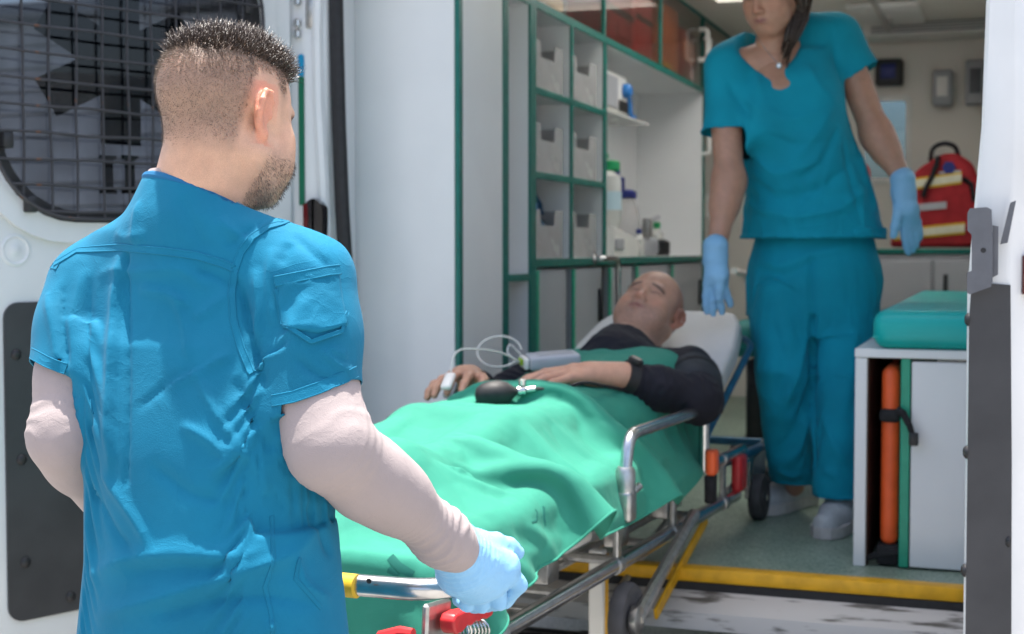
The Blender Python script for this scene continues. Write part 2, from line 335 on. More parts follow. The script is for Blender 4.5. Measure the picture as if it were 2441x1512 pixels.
# ---------------------------------------------------------------- left rear door
HL = Vector((-1.765, 3.305, 0)); al = math.radians(24)
DL = Vector((-math.sin(al), -math.cos(al), 0)); NL = Vector((math.cos(al), -math.sin(al), 0))
def fl(t, z, w): return HL+DL*t+NL*w+Vector((0, 0, z))
def dtz(u, v):
    p = pn(u, v, HL, NL)-HL; return p.dot(DL), p.z
dl = MB(); wt0, wz0 = dtz(612, 30)[0], dtz(180, 527)[1]; wt1 = dtz(-28, 300)[0]
WIN = rrect(wt0, wz0, wt1, 2.22, .20, 8)
def grow(L, d):
    xs = [a for a, b in L]; zs = [b for a, b in L]; cx = (min(xs)+max(xs))/2; cz = (min(zs)+max(zs))/2; hx = (max(xs)-min(xs))/2; hz = (max(zs)-min(zs))/2
    return [(cx+(a-cx)*(hx+d)/hx, cz+(b-cz)*(hz+d)/hz) for a, b in L]
ldoor = MB().ringprism(rrect(.0, .52, wt1+.11, 2.42, .06, 8), WIN, -.055, 0, fl).build('rear_door', M['white'], amb, ang=25)
ldoor['label'] = 'open rear door with wire mesh over its window and a dark lower panel'
# pressed rim and swage round the window
MB().ringprism(grow(WIN, .05), grow(WIN, .004), .0, .014, fl).build('window_rim', M['white'], ldoor, ang=60)
MB().ringprism(grow(WIN, .004), grow(WIN, -.022), -.05, .010, fl).build('gasket', M['rubber'], ldoor)
MB().prism(WIN, -.040, -.036, fl).build('window_pane', M['glass'], ldoor, smooth=False)
# emblem and lettering stuck on the outer side of the glass
ec, ez = dtz(309, 146); sx = 1/ (abs(dtz(409, 146)[0]-dtz(309, 146)[0])*1); sc_t = abs(dtz(359, 146)[0]-dtz(259, 146)[0])/100; sc_z = abs(dtz(309, 96)[1]-dtz(309, 196)[1])/100
for k in range(3):
    a = math.radians(60*k); hw, hl = 48, 198
    pts = [(-hw, -hl), (hw, -hl), (hw, hl), (-hw, hl)]
    MB().prism([(ec+(x*math.cos(a)-y*math.sin(a))*sc_t, ez+(x*math.sin(a)+y*math.cos(a))*sc_z) for x, y in pts], -.0425-.0006*k, -.0412-.0006*k, fl).build('emblem_bar', M['sticker'], ldoor, smooth=False)
for cxp in (281, 333):
    q = MB(); c1, z1 = dtz(cxp, 461); _, z2 = dtz(cxp, 369); hw = 12*sc_t; sw = 21*sc_t; sh = 7*sc_z
    q.prism([(c1-sw, z1), (c1+sw, z1), (c1+sw, z1+sh), (c1+hw, z1+sh*1.6), (c1+hw, z2-sh*1.6), (c1+sw, z2-sh), (c1+sw, z2), (c1-sw, z2), (c1-sw, z2-sh), (c1-hw, z2-sh*1.6), (c1-hw, z1+sh*1.6), (c1-sw, z1+sh)], -.0425, -.0412, fl)
    q.build('letter', M['sticker'], ldoor, smooth=False)
# wire mesh guard: every wire is one piece
gt0, gt1, gz0, gz1 = wt0+.005, wt1+.012, wz0+.004, 2.225
def inside_span(c, along_z):
    r = .20
    lo, hi = (gz0, gz1) if along_z else (gt0, gt1); e0, e1 = (gt0, gt1) if along_z else (gz0, gz1)
    d = min(c-e0, e1-c)
    cut = r-math.sqrt(max(0, r*r-(r-d)**2)) if d < r else 0
    return lo+cut, hi-cut
tb, _ = dtz(168, 324); stp = .0655; k0 = math.ceil((gt0+.01-tb)/stp)
rng = random.Random(4)
c = tb+k0*stp
while c < gt1-.01:
    a, b = inside_span(c, True); MB().tube([fl(c+rng.uniform(-.003, .003), a+(b-a)*i/6, .030+rng.uniform(-.002, .002)) for i in range(7)], .0032, 6).build('mesh_wire', M['wire'], ldoor); c += stp
_, zb = dtz(168, 324); stz = .0585; c = zb+math.ceil((gz0+.012-zb)/stz)*stz
while c < gz1-.01:
    a, b = inside_span(c, False); MB().tube([fl(a+(b-a)*i/6, c+rng.uniform(-.003, .003), .0355+rng.uniform(-.002, .002)) for i in range(7)], .0032, 6).build('mesh_wire', M['wire'], ldoor); c += stz
MB().tube([fl(a, b, .033) for a, b in rrect(gt0, gz0, gt1, gz1, .20, 10)], .0048, 8, closed=True).build('mesh_rim_wire', M['wire'], ldoor)
for (u, v) in ((3, 335), (60, 488), (575, 20)):
    t, z = dtz(u, v); MB().rbox((t-.012, z-.018, .0), (t+.012, z+.018, .036), .004, 2, fr=lambda a, b, c: fl(a, b, c)).build('mesh_clip', M['blackpl'], ldoor)
# lower trim panel with domed rivets
pt1, pz1 = dtz(6, 722); _, pz0 = dtz(60, 1478)
pan = MB().prism(rrect(.09, pz0, pt1, pz1, .035, 5), .0, .007, fl).build('trim_panel', M['darkpanel'], ldoor)
for u, v in ((35, 845), (48, 1095), (57, 1340), (165, 1421)):
    t, z = dtz(u, v); MB().lathe([(.0125, 0), (.012, .003), (.009, .006), (.004, .0075)], fl(t, z, .0065), NL, 14).build('rivet', M['blackpl'], ldoor)
t, z = dtz(37, 597); MB().lathe([(.036, 0), (.035, .003), (.030, .004), (.027, .0015), (.012, .001), (.010, .002)], fl(t, z, -.001), NL, 28).build('access_cap', M['white'], ldoor)
# ---------------------------------------------------------------- right rear door, free edge towards the camera
rdoor = MB()
def edge_x(v, table):
    for (v0, x0), (v1, x1) in zip(table, table[1:]):
        if v0 <= v <= v1: return x0+(x1-x0)*(v-v0)/(v1-v0)
    return table[-1][1]
LT = [(-400, 2362), (0, 2351), (300, 2340), (500, 2322), (680, 2306), (1000, 2303), (1512, 2296), (2600, 2285)]
RTb = [(-400, 2432), (0, 2428), (250, 2426), (400, 2424), (500, 2414), (680, 2410), (1100, 2412), (1512, 2408), (2600, 2400)]
YD = 2.60; rows = list(range(-300, 2101, 100)); vs = []; fs = []
for v in rows:
    a = py(edge_x(v, LT), v, YD); b = py(edge_x(v, RTb), v, YD)
    vs += [a, Vector((a.x+(b.x-a.x)*.12, YD-.008, a.z)), Vector((b.x-(b.x-a.x)*.12, YD-.008, b.z)), b, Vector((b.x+.05, YD+.10, b.z)), Vector((b.x+.07, YD+.70, b.z)), Vector((a.x+.01, YD+.70, a.z))]
n = len(rows)
for i in range(n-1):
    for j in range(7): fs.append((i*7+j, i*7+(j+1) % 7, (i+1)*7+(j+1) % 7, (i+1)*7+j))
fs += [tuple(range(7)), tuple(range((n-1)*7, n*7))]
rdoor = mesh_obj('rear_door', vs, fs, M['white'], amb, ang=50); rdoor['label'] = 'open rear door seen edge on, with grey latch handle and dark kick panel'
p0, p1 = py(2308, 1700, YD), py(2410, 672, YD)
kp = MB().add([py(2303, 1800, YD-.014), py(2403, 1800, YD-.012), py(2411, 1512, YD-.012), py(2412, 1100, YD-.012), py(2409, 680, YD-.012), py(2316, 672, YD-.014), py(2310, 760, YD-.014), py(2306, 1100, YD-.014), py(2301, 1512, YD-.014)], [tuple(range(9))])
kv = kp.v; k9 = [Vector((p.x, p.y+.016, p.z)) for p in kv]
MB().add(kv+k9, [tuple(range(9)), tuple(reversed(range(9, 18)))]+[(i, i+9, (i+1) % 9+9, (i+1) % 9) for i in range(9)]).build('kick_panel', M['darkpanel'], rdoor, smooth=False)
for u, v in ((2309, 762), (2305, 1078), (2300, 1360), (2404, 1290)):
    MB().lathe([(.012, 0), (.011, .003), (.007, .006)], py(u, v, YD-.006), (-1, -.2, 0), 12).build('rivet', M['blackpl'], rdoor)
def frd(u, v, w): p = py(u, v, YD-.02-w); return p
hp = [(2306, 508), (2312, 497), (2352, 494), (2364, 500), (2366, 560), (2366, 672), (2362, 684), (2312, 702), (2305, 698), (2305, 650), (2316, 646), (2316, 560), (2306, 550)]
lh = MB().prism(hp, .015, .036, frd).build('latch_handle', M['greypl'], rdoor)
MB().prism([(2366, 537), (2380, 540), (2379, 655), (2366, 662)], .0, .028, frd).build('latch_body', M['greypl'], rdoor)
MB().prism([(2384, 583), (2402, 579), (2422, 478), (2408, 484)], .004, .014, frd).build('latch_lever', M['greypl'], rdoor)
MB().lathe([(.0045, 0), (.0045, .001)], frd(2344, 597, .0358), (0, -1, 0), 12).build('screw_hole', M['rubber'], lh)
# mesh over its window, on the outer side
for i in range(9):
    z = py(2430, 20+i*44, YD+.10).z; x = py(2441, 200, YD+.10).x-.006
    MB().tube([(x-.004, YD+.085, z+.010), (x+.006, YD+.08, z-.004), (x+.016, YD+.10, z-.012), (x+.02, YD+.60, z-.012)], .0045, 6).build('mesh_wire', M['wire'], rdoor)
MB().tube([py(2437, -60, YD+.085), py(2439, 370, YD+.085)], .0045, 6).build('mesh_wire', M['wire'], rdoor)
a = py(2436, 655, YD+.05); MB().rbox((a.x, YD+.03, a.z-.035), (a.x+.03, YD+.07, a.z+.035), .004).build('side_reflector', M['lampred'], rdoor)
# ================================================================ fitted furniture
XF, XB = -1.382, -1.70
tall = thing('tall_cabinet', (-1.53, 3.7, FZ), 'tall plain white cabinet with green edging just inside the rear opening', 'cabinet')
MB().rbox((-1.79, 3.52, FZ+.002), (XF-.012, 3.538, 2.54), .002, 1).build('front_panel', M['white_lam'], tall)
MB().rbox((XF-.018, 3.548, FZ+.002), (XF, 3.865, 2.54), .002, 1).build('side_panel', M['white_lam'], tall)
MB().rbox((XF-.010, 3.517, FZ+.002), (XF+.003, 3.545, 2.54), .002, 1).build('green_edging', M['green_edge'], tall)
MB().box((-1.79, 3.54, FZ+.002), (-1.775, 3.86, 2.54)).build('back_panel', M['white_lam'], tall)
MB().rbox((XF-.012, 3.866, FZ+.002), (XF+.003, 3.888, 2.20), .002, 1).build('green_edging', M['green_edge'], tall)

sh = thing('shelving_unit', (-1.55, 5.3, FZ), 'white built in wall shelving with green edging and pigeonholes for bins', 'shelving')
def vpan(y, z0, z1, w, edge=True):
    MB().rbox((XB, y-w/2, z0), (XF-.004, y+w/2, z1), .001, 1).build('divider', M['white_lam'], sh)
    MB().rbox((XF-.004, y-w/2-.002, z0), (XF+.003, y+w/2+.002, z1), .0015, 1).build('green_edging', M['green_edge'], sh)
def hpan(z, y0, y1, w=.018):
    MB().rbox((XB, y0, z-w/2), (XF-.004, y1, z+w/2), .001, 1).build('shelf', M['white_lam'], sh)
    MB().rbox((XF-.004, y0, z-w/2-.002), (XF+.0025, y1, z+w/2+.002), .0015, 1).build('green_edging', M['green_edge'], sh)
MB().box((XB-.02, 3.88, FZ), (XB, 7.45, 2.54)).build('back_panel', M['white_lam'], sh)
vpan(3.90, FZ, 2.189, .018); vpan(4.135, FZ, 2.189, .056); vpan(4.545, 1.42, 2.189, .022); vpan(4.955, 1.42, 2.189, .034); vpan(6.70, FZ, 2.189, .03)
hpan(1.366, 3.911, 4.105); hpan(1.938, 4.165, 4.532); hpan(1.938, 4.558, 4.936); hpan(1.68, 4.165, 4.532); hpan(1.68, 4.558, 4.936)
hpan(2.20, 3.89, 7.42, .022); hpan(1.408, 4.165, 6.683, .022); hpan(.72, 3.911, 6.683, .02)
MB().box((XB, 4.975, 1.962), (-1.42, 5.77, 1.970)).build('glass_shelf', M['clearpl'], sh)
# cupboard doors below the counter
doors = [(4.17, 4.50, 1.385), (4.56, 4.93, 1.385), (5.02, 5.36, 1.385), (5.42, 5.98, 1.385), (6.04, 6.66, 1.385)]
for i, (a, b, z1) in enumerate(doors):
    d = MB().rbox((XF-.022, a, .74), (XF-.004, b, z1), .002, 1).build('cupboard_door', M['greycab'], sh)
    MB().rbox((XF-.004, a-.002, .74), (XF+.002, a+.03, z1), .001, 1).build('green_edging', M['green_edge2'], sh)
    if i: MB().rbox((XF-.003, b-.05, 1.19), (XF+.008, b-.035, 1.31), .004, 2).build('cupboard_handle', M['blackpl'], d)
# overhead lockers with smoked doors
for a, b in ((4.15, 4.95), (4.97, 5.82), (5.84, 6.68), (6.70, 7.42)):
    MB().rbox((XF-.010, a+.005, 2.213), (XF-.005, b-.005, 2.53), .001, 1).build('locker_pane', M['smoke'], sh, smooth=False)
    MB().rbox((XF-.012, b-.008, 2.213), (XF+.002, b+.012, 2.538), .002, 1).build('green_edging', M['green_edge'], sh)
MB().rbox((XF-.006, 3.89, 2.532), (XF+.002, 7.42, 2.549), .002, 1).build('locker_top', M['green_edge'], sh)
MB().tube(arc([(XF, 6.58, 2.47), (XF+.04, 6.58, 2.47), (XF+.04, 6.58, 2.33), (XF, 6.58, 2.33)], .02, 4), .011, 8).build('locker_handle', M['whitepl'], sh)
MB().tube(arc([(XF+.004, 6.66, 2.44), (XF+.035, 6.66, 2.44), (XF+.035, 6.66, 1.9), (XF+.004, 6.66, 1.9)], .02, 4), .009, 8).build('grab_pole', M['whitepl'], sh)
# ---------------------------------------------------------------- bags in the lockers
def soft(name, a, b, m, r, lab, cat, grp=None):
    o = MB().rbox(a, b, r, 4).build(name, m, ang=180); return tag(o, lab, cat, grp)
bg1 = thing('kit_bag', (-1.55, 5.25, 2.212), 'dark red kit bag behind the smoked locker door', 'bag')
MB().rbox((-1.64, 5.05, 2.214), (-1.402, 5.44, 2.52), .03, 3).build('body', M['redcloth'], bg1); MB().rbox((-1.404, 5.06, 2.33), (-1.3985, 5.43, 2.355), .002, 1).build('zip', M['blackcloth'], bg1)
MB().rbox((-1.404, 5.20, 2.25), (-1.3985, 5.40, 2.31), .003, 1).build('pocket', M['redcloth'], bg1)
bg2 = thing('kit_bag', (-1.55, 5.62, 2.212), 'red kit bag leaning beside the dark red one in the locker', 'bag')
MB().rbox((-1.64, 5.47, 2.214), (-1.404, 5.78, 2.49), .03, 3).build('body', M['red'], bg2); MB().rbox((-1.406, 5.49, 2.36), (-1.3995, 5.76, 2.38), .002, 1).build('strap', M['blackcloth'], bg2)
bg3 = thing('kit_bag', (-1.55, 6.1, 2.212), 'orange kit bag with yellow band in the locker', 'bag')
MB().rbox((-1.64, 5.92, 2.214), (-1.402, 6.26, 2.51), .03, 3).build('body', M['orcloth'], bg3); MB().rbox((-1.404, 5.94, 2.23), (-1.3985, 6.10, 2.25), .002, 1).build('yellow_band', M['yelltape'], bg3)
bg4 = thing('kit_bag', (-1.55, 6.45, 2.212), 'brownish red soft bag next to the orange bag', 'bag')
MB().rbox((-1.64, 6.30, 2.214), (-1.404, 6.62, 2.46), .04, 3).build('body', M['redcloth'], bg4); MB().rbox((-1.412, 6.32, 2.30), (-1.3995, 6.60, 2.40), .008, 2).build('pocket', M['orcloth'], bg4)
bx = thing('splint_pouch', (-1.55, 4.4, 2.212), 'black pouch with a bright yellow stripe lying in the locker above the bins', 'pouch')
MB().rbox((-1.64, 4.20, 2.214), (-1.42, 4.62, 2.30), .03, 3).build('body', M['blackcloth'], bx); MB().rbox((-1.43, 4.25, 2.235), (-1.412, 4.55, 2.275), .006, 2).build('stripe', M['yelltape'], bx)
rl = thing('splint_roll', (-1.55, 4.78, 2.212), 'grey rolled splint standing in the locker above the bins', 'splint')
MB().lathe([(.05, 0), (.055, .01), (.055, .25), (.03, .26)], (-1.52, 4.75, 2.213), n=18).build('roll', M['greypl'], rl); MB().lathe([(.057, .12), (.057, .15)], (-1.52, 4.75, 2.213), n=18).build('tie', M['reflect'], rl)
# ---------------------------------------------------------------- storage bins in the pigeonholes
def bin_(y0, y1, z, lab):
    b = thing('storage_bin', (-1.52, (y0+y1)/2, z), lab, 'bin', 'smoky storage bins in the pigeonholes'); h = .155; x1 = XF-.02; x0 = XB+.02; w = .004
    MB().box((x0, y0, z), (x1, y1, z+w)).build('base', M['cleargrey'], b)
    MB().box((x0, y0, z+w), (x1-w, y0+w, z+h)).build('side', M['cleargrey'], b); MB().box((x0, y1-w, z+w), (x1-w, y1, z+h)).build('side', M['cleargrey'], b); MB().box((x0, y0+w, z+w), (x0+w, y1-w, z+h)).build('back', M['cleargrey'], b)
    yc = (y0+y1)/2; nw = (y1-y0)*.24; pf = [(y0, z+w), (y1, z+w), (y1, z+h), (yc+nw, z+h), (yc+nw*.9, z+h*.68), (yc-nw*.9, z+h*.68), (yc-nw, z+h), (y0, z+h)]
    MB().prism(pf, x1-w, x1, lambda a, q, d: (d, a, q)).build('front', M['cleargrey'], b)
for zz, nm in ((1.949, 'top'), (1.691, 'middle'), (1.421, 'bottom')):
    bin_(4.19, 4.515, zz, 'smoky plastic bin in the %s pigeonhole beside the narrow tall niche' % nm)
    bin_(4.575, 4.92, zz, 'smoky plastic bin in the %s pigeonhole beside the open counter' % nm)
soft('folded_cloth', (-1.66, 4.22, 1.43), (-1.43, 4.48, 1.56), M['darkblue'], .05, 'dark blue folded cloth filling the bottom bin by the narrow niche', 'cloth')
wv = thing('cervical_collar', (-1.53, 4.33, 1.563), 'dark blue collar lying on top of the folded cloth', 'collar')
MB().prism([(4.20, 1.563), (4.46, 1.563), (4.44, 1.60), (4.33, 1.655), (4.20, 1.68)], -1.60, -1.45, lambda a, b, d: (d, a, b)).build('wing', M['darkblue'], wv)
MB().rbox((-1.452, 4.30, 1.565), (-1.442, 4.37, 1.60), .003).build('tab', M['blueplastic'], wv)
soft('glove_pack', (-1.64, 4.62, 1.957), (-1.46, 4.86, 2.01), M['greypl'], .02, 'dark grey pack lying in the top bin beside the open counter', 'pack')
soft('tubing_pack', (-1.64, 4.62, 1.43), (-1.47, 4.87, 1.49), M['greycab'], .025, 'grey pack lying in the bottom bin beside the open counter', 'pack')
# ---------------------------------------------------------------- things on the counter and the glass shelf
dv = thing('suction_monitor', (-1.56, 5.3, 1.972), 'white medical monitor with blue knob on the small glass shelf', 'monitor')
MB().rbox((-1.64, 5.12, 1.974), (-1.44, 5.50, 2.13), .02, 3).build('case', M['whitepl'], dv); MB().rbox((-1.44, 5.14, 1.99), (-1.434, 5.33, 2.11), .004, 1).build('screen', M['greycab'], dv)
MB().lathe([(.028, 0), (.028, .02), (.02, .03)], (-1.44, 5.44, 2.07), (1, 0, 0), 14).build('blue_knob', M['blueplastic'], dv); MB().rbox((-1.44, 5.36, 1.985), (-1.436, 5.49, 2.03), .002, 1).build('port_panel', M['blackpl'], dv)
MB().tube(arc([(-1.46, 5.52, 2.10), (-1.46, 5.60, 2.06), (-1.46, 5.62, 1.99), (-1.46, 5.68, 1.985)], .03), .010, 8).build('hose', M['blueplastic'], dv)
bt = thing('humidifier_bottle', (-1.46, 5.27, 1.42), 'white oxygen humidifier bottle with green cap hanging from the wall', 'bottle')
c = Vector((-1.46, 5.27, 0))
MB().lathe([(.02, 1.52), (.045, 1.53), (.055, 1.56), (.055, 1.71), (.05, 1.73), (.02, 1.75)], c, n=20).build('bottle', M['clearpl'], bt); MB().lathe([(.056, 1.60), (.056, 1.67)], c, n=20).build('scale_label', M['palelabel'], bt)
MB().lathe([(.018, 1.42), (.018, 1.53)], c, n=14).build('stem', M['whitepl'], bt); MB().lathe([(.03, 1.752), (.034, 1.757), (.034, 1.785), (.026, 1.792)], c+Vector((0, .06, 0)), n=18).build('green_cap', M['greenpl'], bt)
for dy in (-.01, .07):
    MB().lathe([(.008, 1.74), (.011, 1.80), (.006, 1.82), (.013, 1.83), (.013, 1.94), (.008, 1.95)], c+Vector((-.03, dy, 0)), n=12).build('flow_tube', M['clearpl'], bt)
MB().rbox((-1.52, 5.24, 1.80), (-1.48, 5.37, 1.825), .006).build('manifold', M['greenpl'], bt)
MB().tube([(-1.51, 5.30, 1.81), (-1.70, 5.30, 1.81)], .012, 8).build('wall_arm', M['alu'], bt)
jar = thing('suction_jar', (-1.52, 5.62, 1.421), 'clear suction jar with navy lid standing on the counter', 'jar')
MB().lathe([(.085, 0), (.10, .02), (.10, .14), (.085, .21), (.075, .235)], (-1.52, 5.62, 1.421), n=24).build('jar', M['cleargrey'], jar); MB().lathe([(.082, .236), (.085, .24), (.085, .262), (.07, .27)], (-1.52, 5.62, 1.421), n=24).build('lid', M['navy'], jar)
for dy, h in ((-.04, .08), (.035, .05)): MB().lathe([(.018, .27), (.018, .27+h), (.010, .275+h)], (-1.51, 5.62+dy, 1.421), n=12).build('lid_port', M['navy'], jar)
b2 = thing('white_device', (-1.43, 5.22, 1.421), 'white plastic device box with sloping front on the counter', 'device')
MB().prism([(5.14, 1.423), (5.50, 1.423), (5.53, 1.46), (5.48, 1.49), (5.14, 1.535)], -1.50, -1.395, lambda a, b, d: (d, a, b)).build('case', M['whitepl'], b2); MB().rbox((-1.393, 5.14, 1.45), (-1.389, 5.26, 1.49), .002, 1).build('panel', M['greycab'], b2)
b3 = thing('label_box', (-1.56, 5.44, 1.423), 'cream carton standing behind the sloping white device', 'box')
MB().rbox((-1.62, 5.38, 1.423), (-1.51, 5.51, 1.60), .004, 2).build('carton', M['whitepl'], b3); MB().rbox((-1.61, 5.39, 1.601), (-1.52, 5.50, 1.604), .001, 1).build('flap', M['whitepl'], b3)
lg = thing('laryngoscope_set', (-1.46, 5.95, 1.421), 'grey instrument with bent handle and black grip on the counter', 'instrument')
MB().rbox((-1.55, 5.80, 1.423), (-1.44, 6.05, 1.50), .02, 3).build('base', M['greycab'], lg); MB().tube(arc([(-1.48, 5.95, 1.50), (-1.50, 6.0, 1.545), (-1.50, 6.28, 1.60)], .04), .010, 8).build('bent_handle', M['greycab'], lg)
MB().lathe([(.045, 0), (.05, .01), (.05, .06), (.03, .07)], (-1.46, 6.12, 1.423), n=16).build('black_grip', M['blackpl'], lg); MB().rbox((-1.46, 5.82, 1.50), (-1.43, 5.88, 1.58), .005).build('mount', M['alu'], lg)
def carton(x0, y0, x1, y1, h, m, m2, lab, cat='box'):
    t = thing('supply_box', ((x0+x1)/2, (y0+y1)/2, 1.421), lab, cat); MB().rbox((x0, y0, 1.423), (x1, y1, 1.423+h), .004, 2).build('carton', m, t)
    MB().rbox((x1, y0+(y1-y0)*.15, 1.423+h*.3), (x1+.0025, y1-(y1-y0)*.15, 1.423+h*.75), .001, 1).build('label_strip', m2, t)
carton(-1.66, 5.74, -1.56, 5.92, .15, M['greycab'], M['whitepl'], 'tall grey supply carton behind the suction jar')
carton(-1.64, 6.12, -1.50, 6.34, .07, M['whitepl'], M['blueplastic'], 'flat white supply carton with blue label at the counter end')
for (x, y, h, r, cm, lab) in ((-1.42, 5.60, .10, .024, 'navy', 'small clear bottle with navy cap before the suction jar'), (-1.44, 5.70, .085, .022, 'whitepl', 'small clear bottle with white cap beside the suction jar'), (-1.56, 6.50, .14, .03, 'greenpl', 'clear bottle with green cap at the far counter end')):
    t = thing('small_bottle', (x, y, 1.421), lab, 'bottle'); MB().lathe([(r*.9, 0), (r, .006), (r, h*.7), (r*.5, h*.85), (r*.5, h*.9)], (x, y, 1.423), n=16).build('bottle', M['clearpl'], t); MB().lathe([(r*.58, h*.9), (r*.58, h*1.08), (r*.4, h*1.1)], (x, y, 1.423), n=14).build('cap', M[cm], t)
hd = thing('counter_rail', (-1.35, 4.95, 1.2), 'bent steel grab rail fixed under the counter edge', 'rail')
r0 = px(1440, 617, -1.34); r1 = px(1474, 640, -1.34)
MB().tube(arc([(XF+.004, r0.y, 1.418), (-1.34, r0.y, 1.418), (-1.34, r1.y, 1.418), (-1.34, r1.y, .95)], .05, 6), .011, 10).build('rail', M['steel'], hd); MB().lathe([(.022, 0), (.022, .006)], (XF+.004, r0.y, 1.418), (1, 0, 0), 14).build('flange', M['steel'], hd); MB().rbox((XF-.001, r1.y-.02, .94), (-1.325, r1.y+.02, .965), .004).build('lower_bracket', M['steel'], hd)

# ---------------------------------------------------------------- bench with the spine board slot
YBN = 3.56
def by(u, v, y=YBN): return py(u, v, y)
xb0, xb1 = by(2037, 1000).x, by(2066, 1000).x; xg0, xg1 = by(2146, 1000).x, by(2169, 1000).x; zt = by(2100, 832).z
be = thing('bench', (-.15, 4.2, FZ), 'white bench box with teal cushion inside the rear opening', 'bench')
MB().rbox((xb0, YBN, FZ), (xb1, 5.3, zt-.023), .002, 1).build('side_panel', M['white_lam'], be)
MB().rbox((xb0-.001, YBN-.002, zt-.022), (.09, 5.3, zt), .002, 1).build('top_panel', M['white_lam'], be)
MB().rbox((xg0, YBN+.002, FZ+.004), (xg1, 4.9, zt-.0225), .002, 1).build('green_panel', M['green_edge2'], be)
MB().rbox((xg1+.003, YBN+.003, FZ+.006), (.085, YBN+.021, zt-.030), .002, 1).build('front_door', M['white_lam'], be)
MB().box((xb1, 4.9, FZ+.004), (xg0, 4.92, zt-.024)).build('slot_back', M['blackpl'], be)
MB().box((xb1+.0008, YBN+.01, FZ+.003), (xb1+.003, 4.9, zt-.024)).build('slot_lining', mat('brown_board', (.10, .05, .035), .6, var=.3, vscale=8), be)
cu = MB().rbox((by(2080, 800).x, YBN-.02, zt+.001), (.088, 5.25, zt+.096), .035, 5).build('cushion', M['teal_vinyl'], be, ang=180)
MB().tube([(by(2082, 800).x-.001, YBN-.021+.012, zt+.03), (.08, YBN-.0205, zt+.03)], .003, 6).build('piping', M['teal_vinyl'], cu)
br = MB().rbox((-.02, 4.3, zt+.10), (.088, 5.25, zt+.5), .04, 4).build('backrest', M['teal_dark'], be, ang=180)
# spine board
xo0, xo1 = by(2101, 1000, 3.60).x, by(2145, 1000, 3.60).x; zo1, zo0 = by(2124, 872, 3.60).z, by(2124, 1300, 3.60).z
sb = thing('spine_board', ((xo0+xo1)/2, 4.2, FZ), 'orange plastic spine board standing in the bench slot', 'spine board')
MB().rbox((xo0, 3.585, zo0), (xo1, 4.85, zo1), .024, 4).build('board', M['orange'], sb, ang=180)
MB().rbox((xo0-.004, 3.575, by(2120, 1010).z), (xo1+.002, 3.70, by(2120, 978).z), .01, 2).build('strap', M['blackcloth'], sb)
q = [by(2140, 975, 3.545), by(2152, 985, 3.54), by(2168, 1015, 3.537), by(2178, 1045, 3.537)]
MB().tube(q, [.008, .010, .008, .007], 8).build('loose_webbing', M['blackcloth'], sb); MB().rbox((q[3].x-.011, 3.527, q[3].z-.018), (q[3].x+.011, 3.545, q[3].z+.014), .004, 2).build('buckle', M['blackpl'], sb)
MB().rbox((xo0-.006, 3.57, FZ+.004), (xo1+.004, 3.66, zo0+.004), .008, 2).build('foot_strap', M['blackcloth'], sb); MB().tube([(xo0-.03, 3.58, FZ+.018), (xo0, 3.575, FZ+.03), (xo1+.004, 3.57, FZ+.04)], .008, 6).build('foot_webbing', M['blackcloth'], sb)
# ---------------------------------------------------------------- far end: low cupboard, bag, wall boxes, attendant seat
cb = thing('low_cupboard', (-.3, 6.9, FZ), 'grey low cupboard with green top edge under the red bag', 'cupboard')
MB().rbox((-.80, 6.60, FZ), (.09, 7.48, 1.43), .003, 1).build('carcass', M['greycab'], cb); MB().rbox((-.81, 6.585, 1.431), (.09, 7.48, 1.452), .003, 1).build('green_top', M['green_edge'], cb)
for a, b in ((-.78, -.33), (-.32, .08)):
    d = MB().rbox((a, 6.584, FZ+.05), (b, 6.599, 1.40), .003, 1).build('cupboard_door', M['greycab'], cb); MB().rbox((a+.04, 6.575, 1.20), (a+.06, 6.585, 1.34), .004, 2).build('cupboard_handle', M['blackpl'], d)
rb = thing('rescue_backpack', (-.2, 6.8, 1.453), 'red rescue backpack with reflective stripes and black carry handle', 'backpack')
YG = 6.66
def bgp(u, v, y=YG): return py(u, v, y)
ol = [(2120, 590), (2140, 480), (2160, 430), (2195, 398), (2245, 366), (2280, 364), (2318, 388), (2334, 430), (2340, 590)]
ol = [(bgp(u, v).x, bgp(u, v).z) for u, v in ol]
bm_ = MB().prism(ol, YG, YG+.26, lambda a, b, d: (a, d, b)); body = bm_.build('body', M['redcloth'], rb)
md = body.modifiers.new('bevel', 'BEVEL'); md.width = .02; md.segments = 3
def strip(name, u0, v0, u1, v1, h, m, y=YG-.006):
    a, b = bgp(u0, v0), bgp(u1, v1); hh = h*6.5/F
    MB().hexa([(a.x, y, a.z-hh/2), (b.x, y, b.z-hh/2), (b.x, y+.012, b.z-hh/2), (a.x, y+.012, a.z-hh/2), (a.x, y, a.z+hh/2), (b.x, y, b.z+hh/2), (b.x, y+.012, b.z+hh/2), (a.x, y+.012, a.z+hh/2)]).build(name, m, rb)
for (a, b) in (((2150, 443), (2292, 424)), ((2130, 560), (2300, 544))):
    strip('yellow_band', a[0], a[1], b[0], b[1], 27, M['yelltape'], YG-.005); strip('reflective_stripe', a[0], a[1], b[0], b[1], 17, M['reflect'], YG-.008)
strip('print_patch', 2190, 495, 2256, 489, 16, M['greycab'])
MB().tube([bgp(u, v, YG-.012) for u, v in ((2236, 372), (2232, 395), (2222, 420), (2206, 450), (2200, 470))], .011, 8).build('shoulder_strap', M['blackcloth'], rb)
MB().tube(arc([bgp(u, v, YG+.05) for u, v in ((2218, 385), (2222, 352), (2250, 340), (2278, 348), (2285, 372))], .03, 4), .011, 8).build('carry_handle', M['blackcloth'], rb)
MB().tube([bgp(u, v, YG-.008) for u, v in ((2296, 425), (2316, 440), (2322, 480))], .010, 8).build('side_buckle', M['blackcloth'], rb)
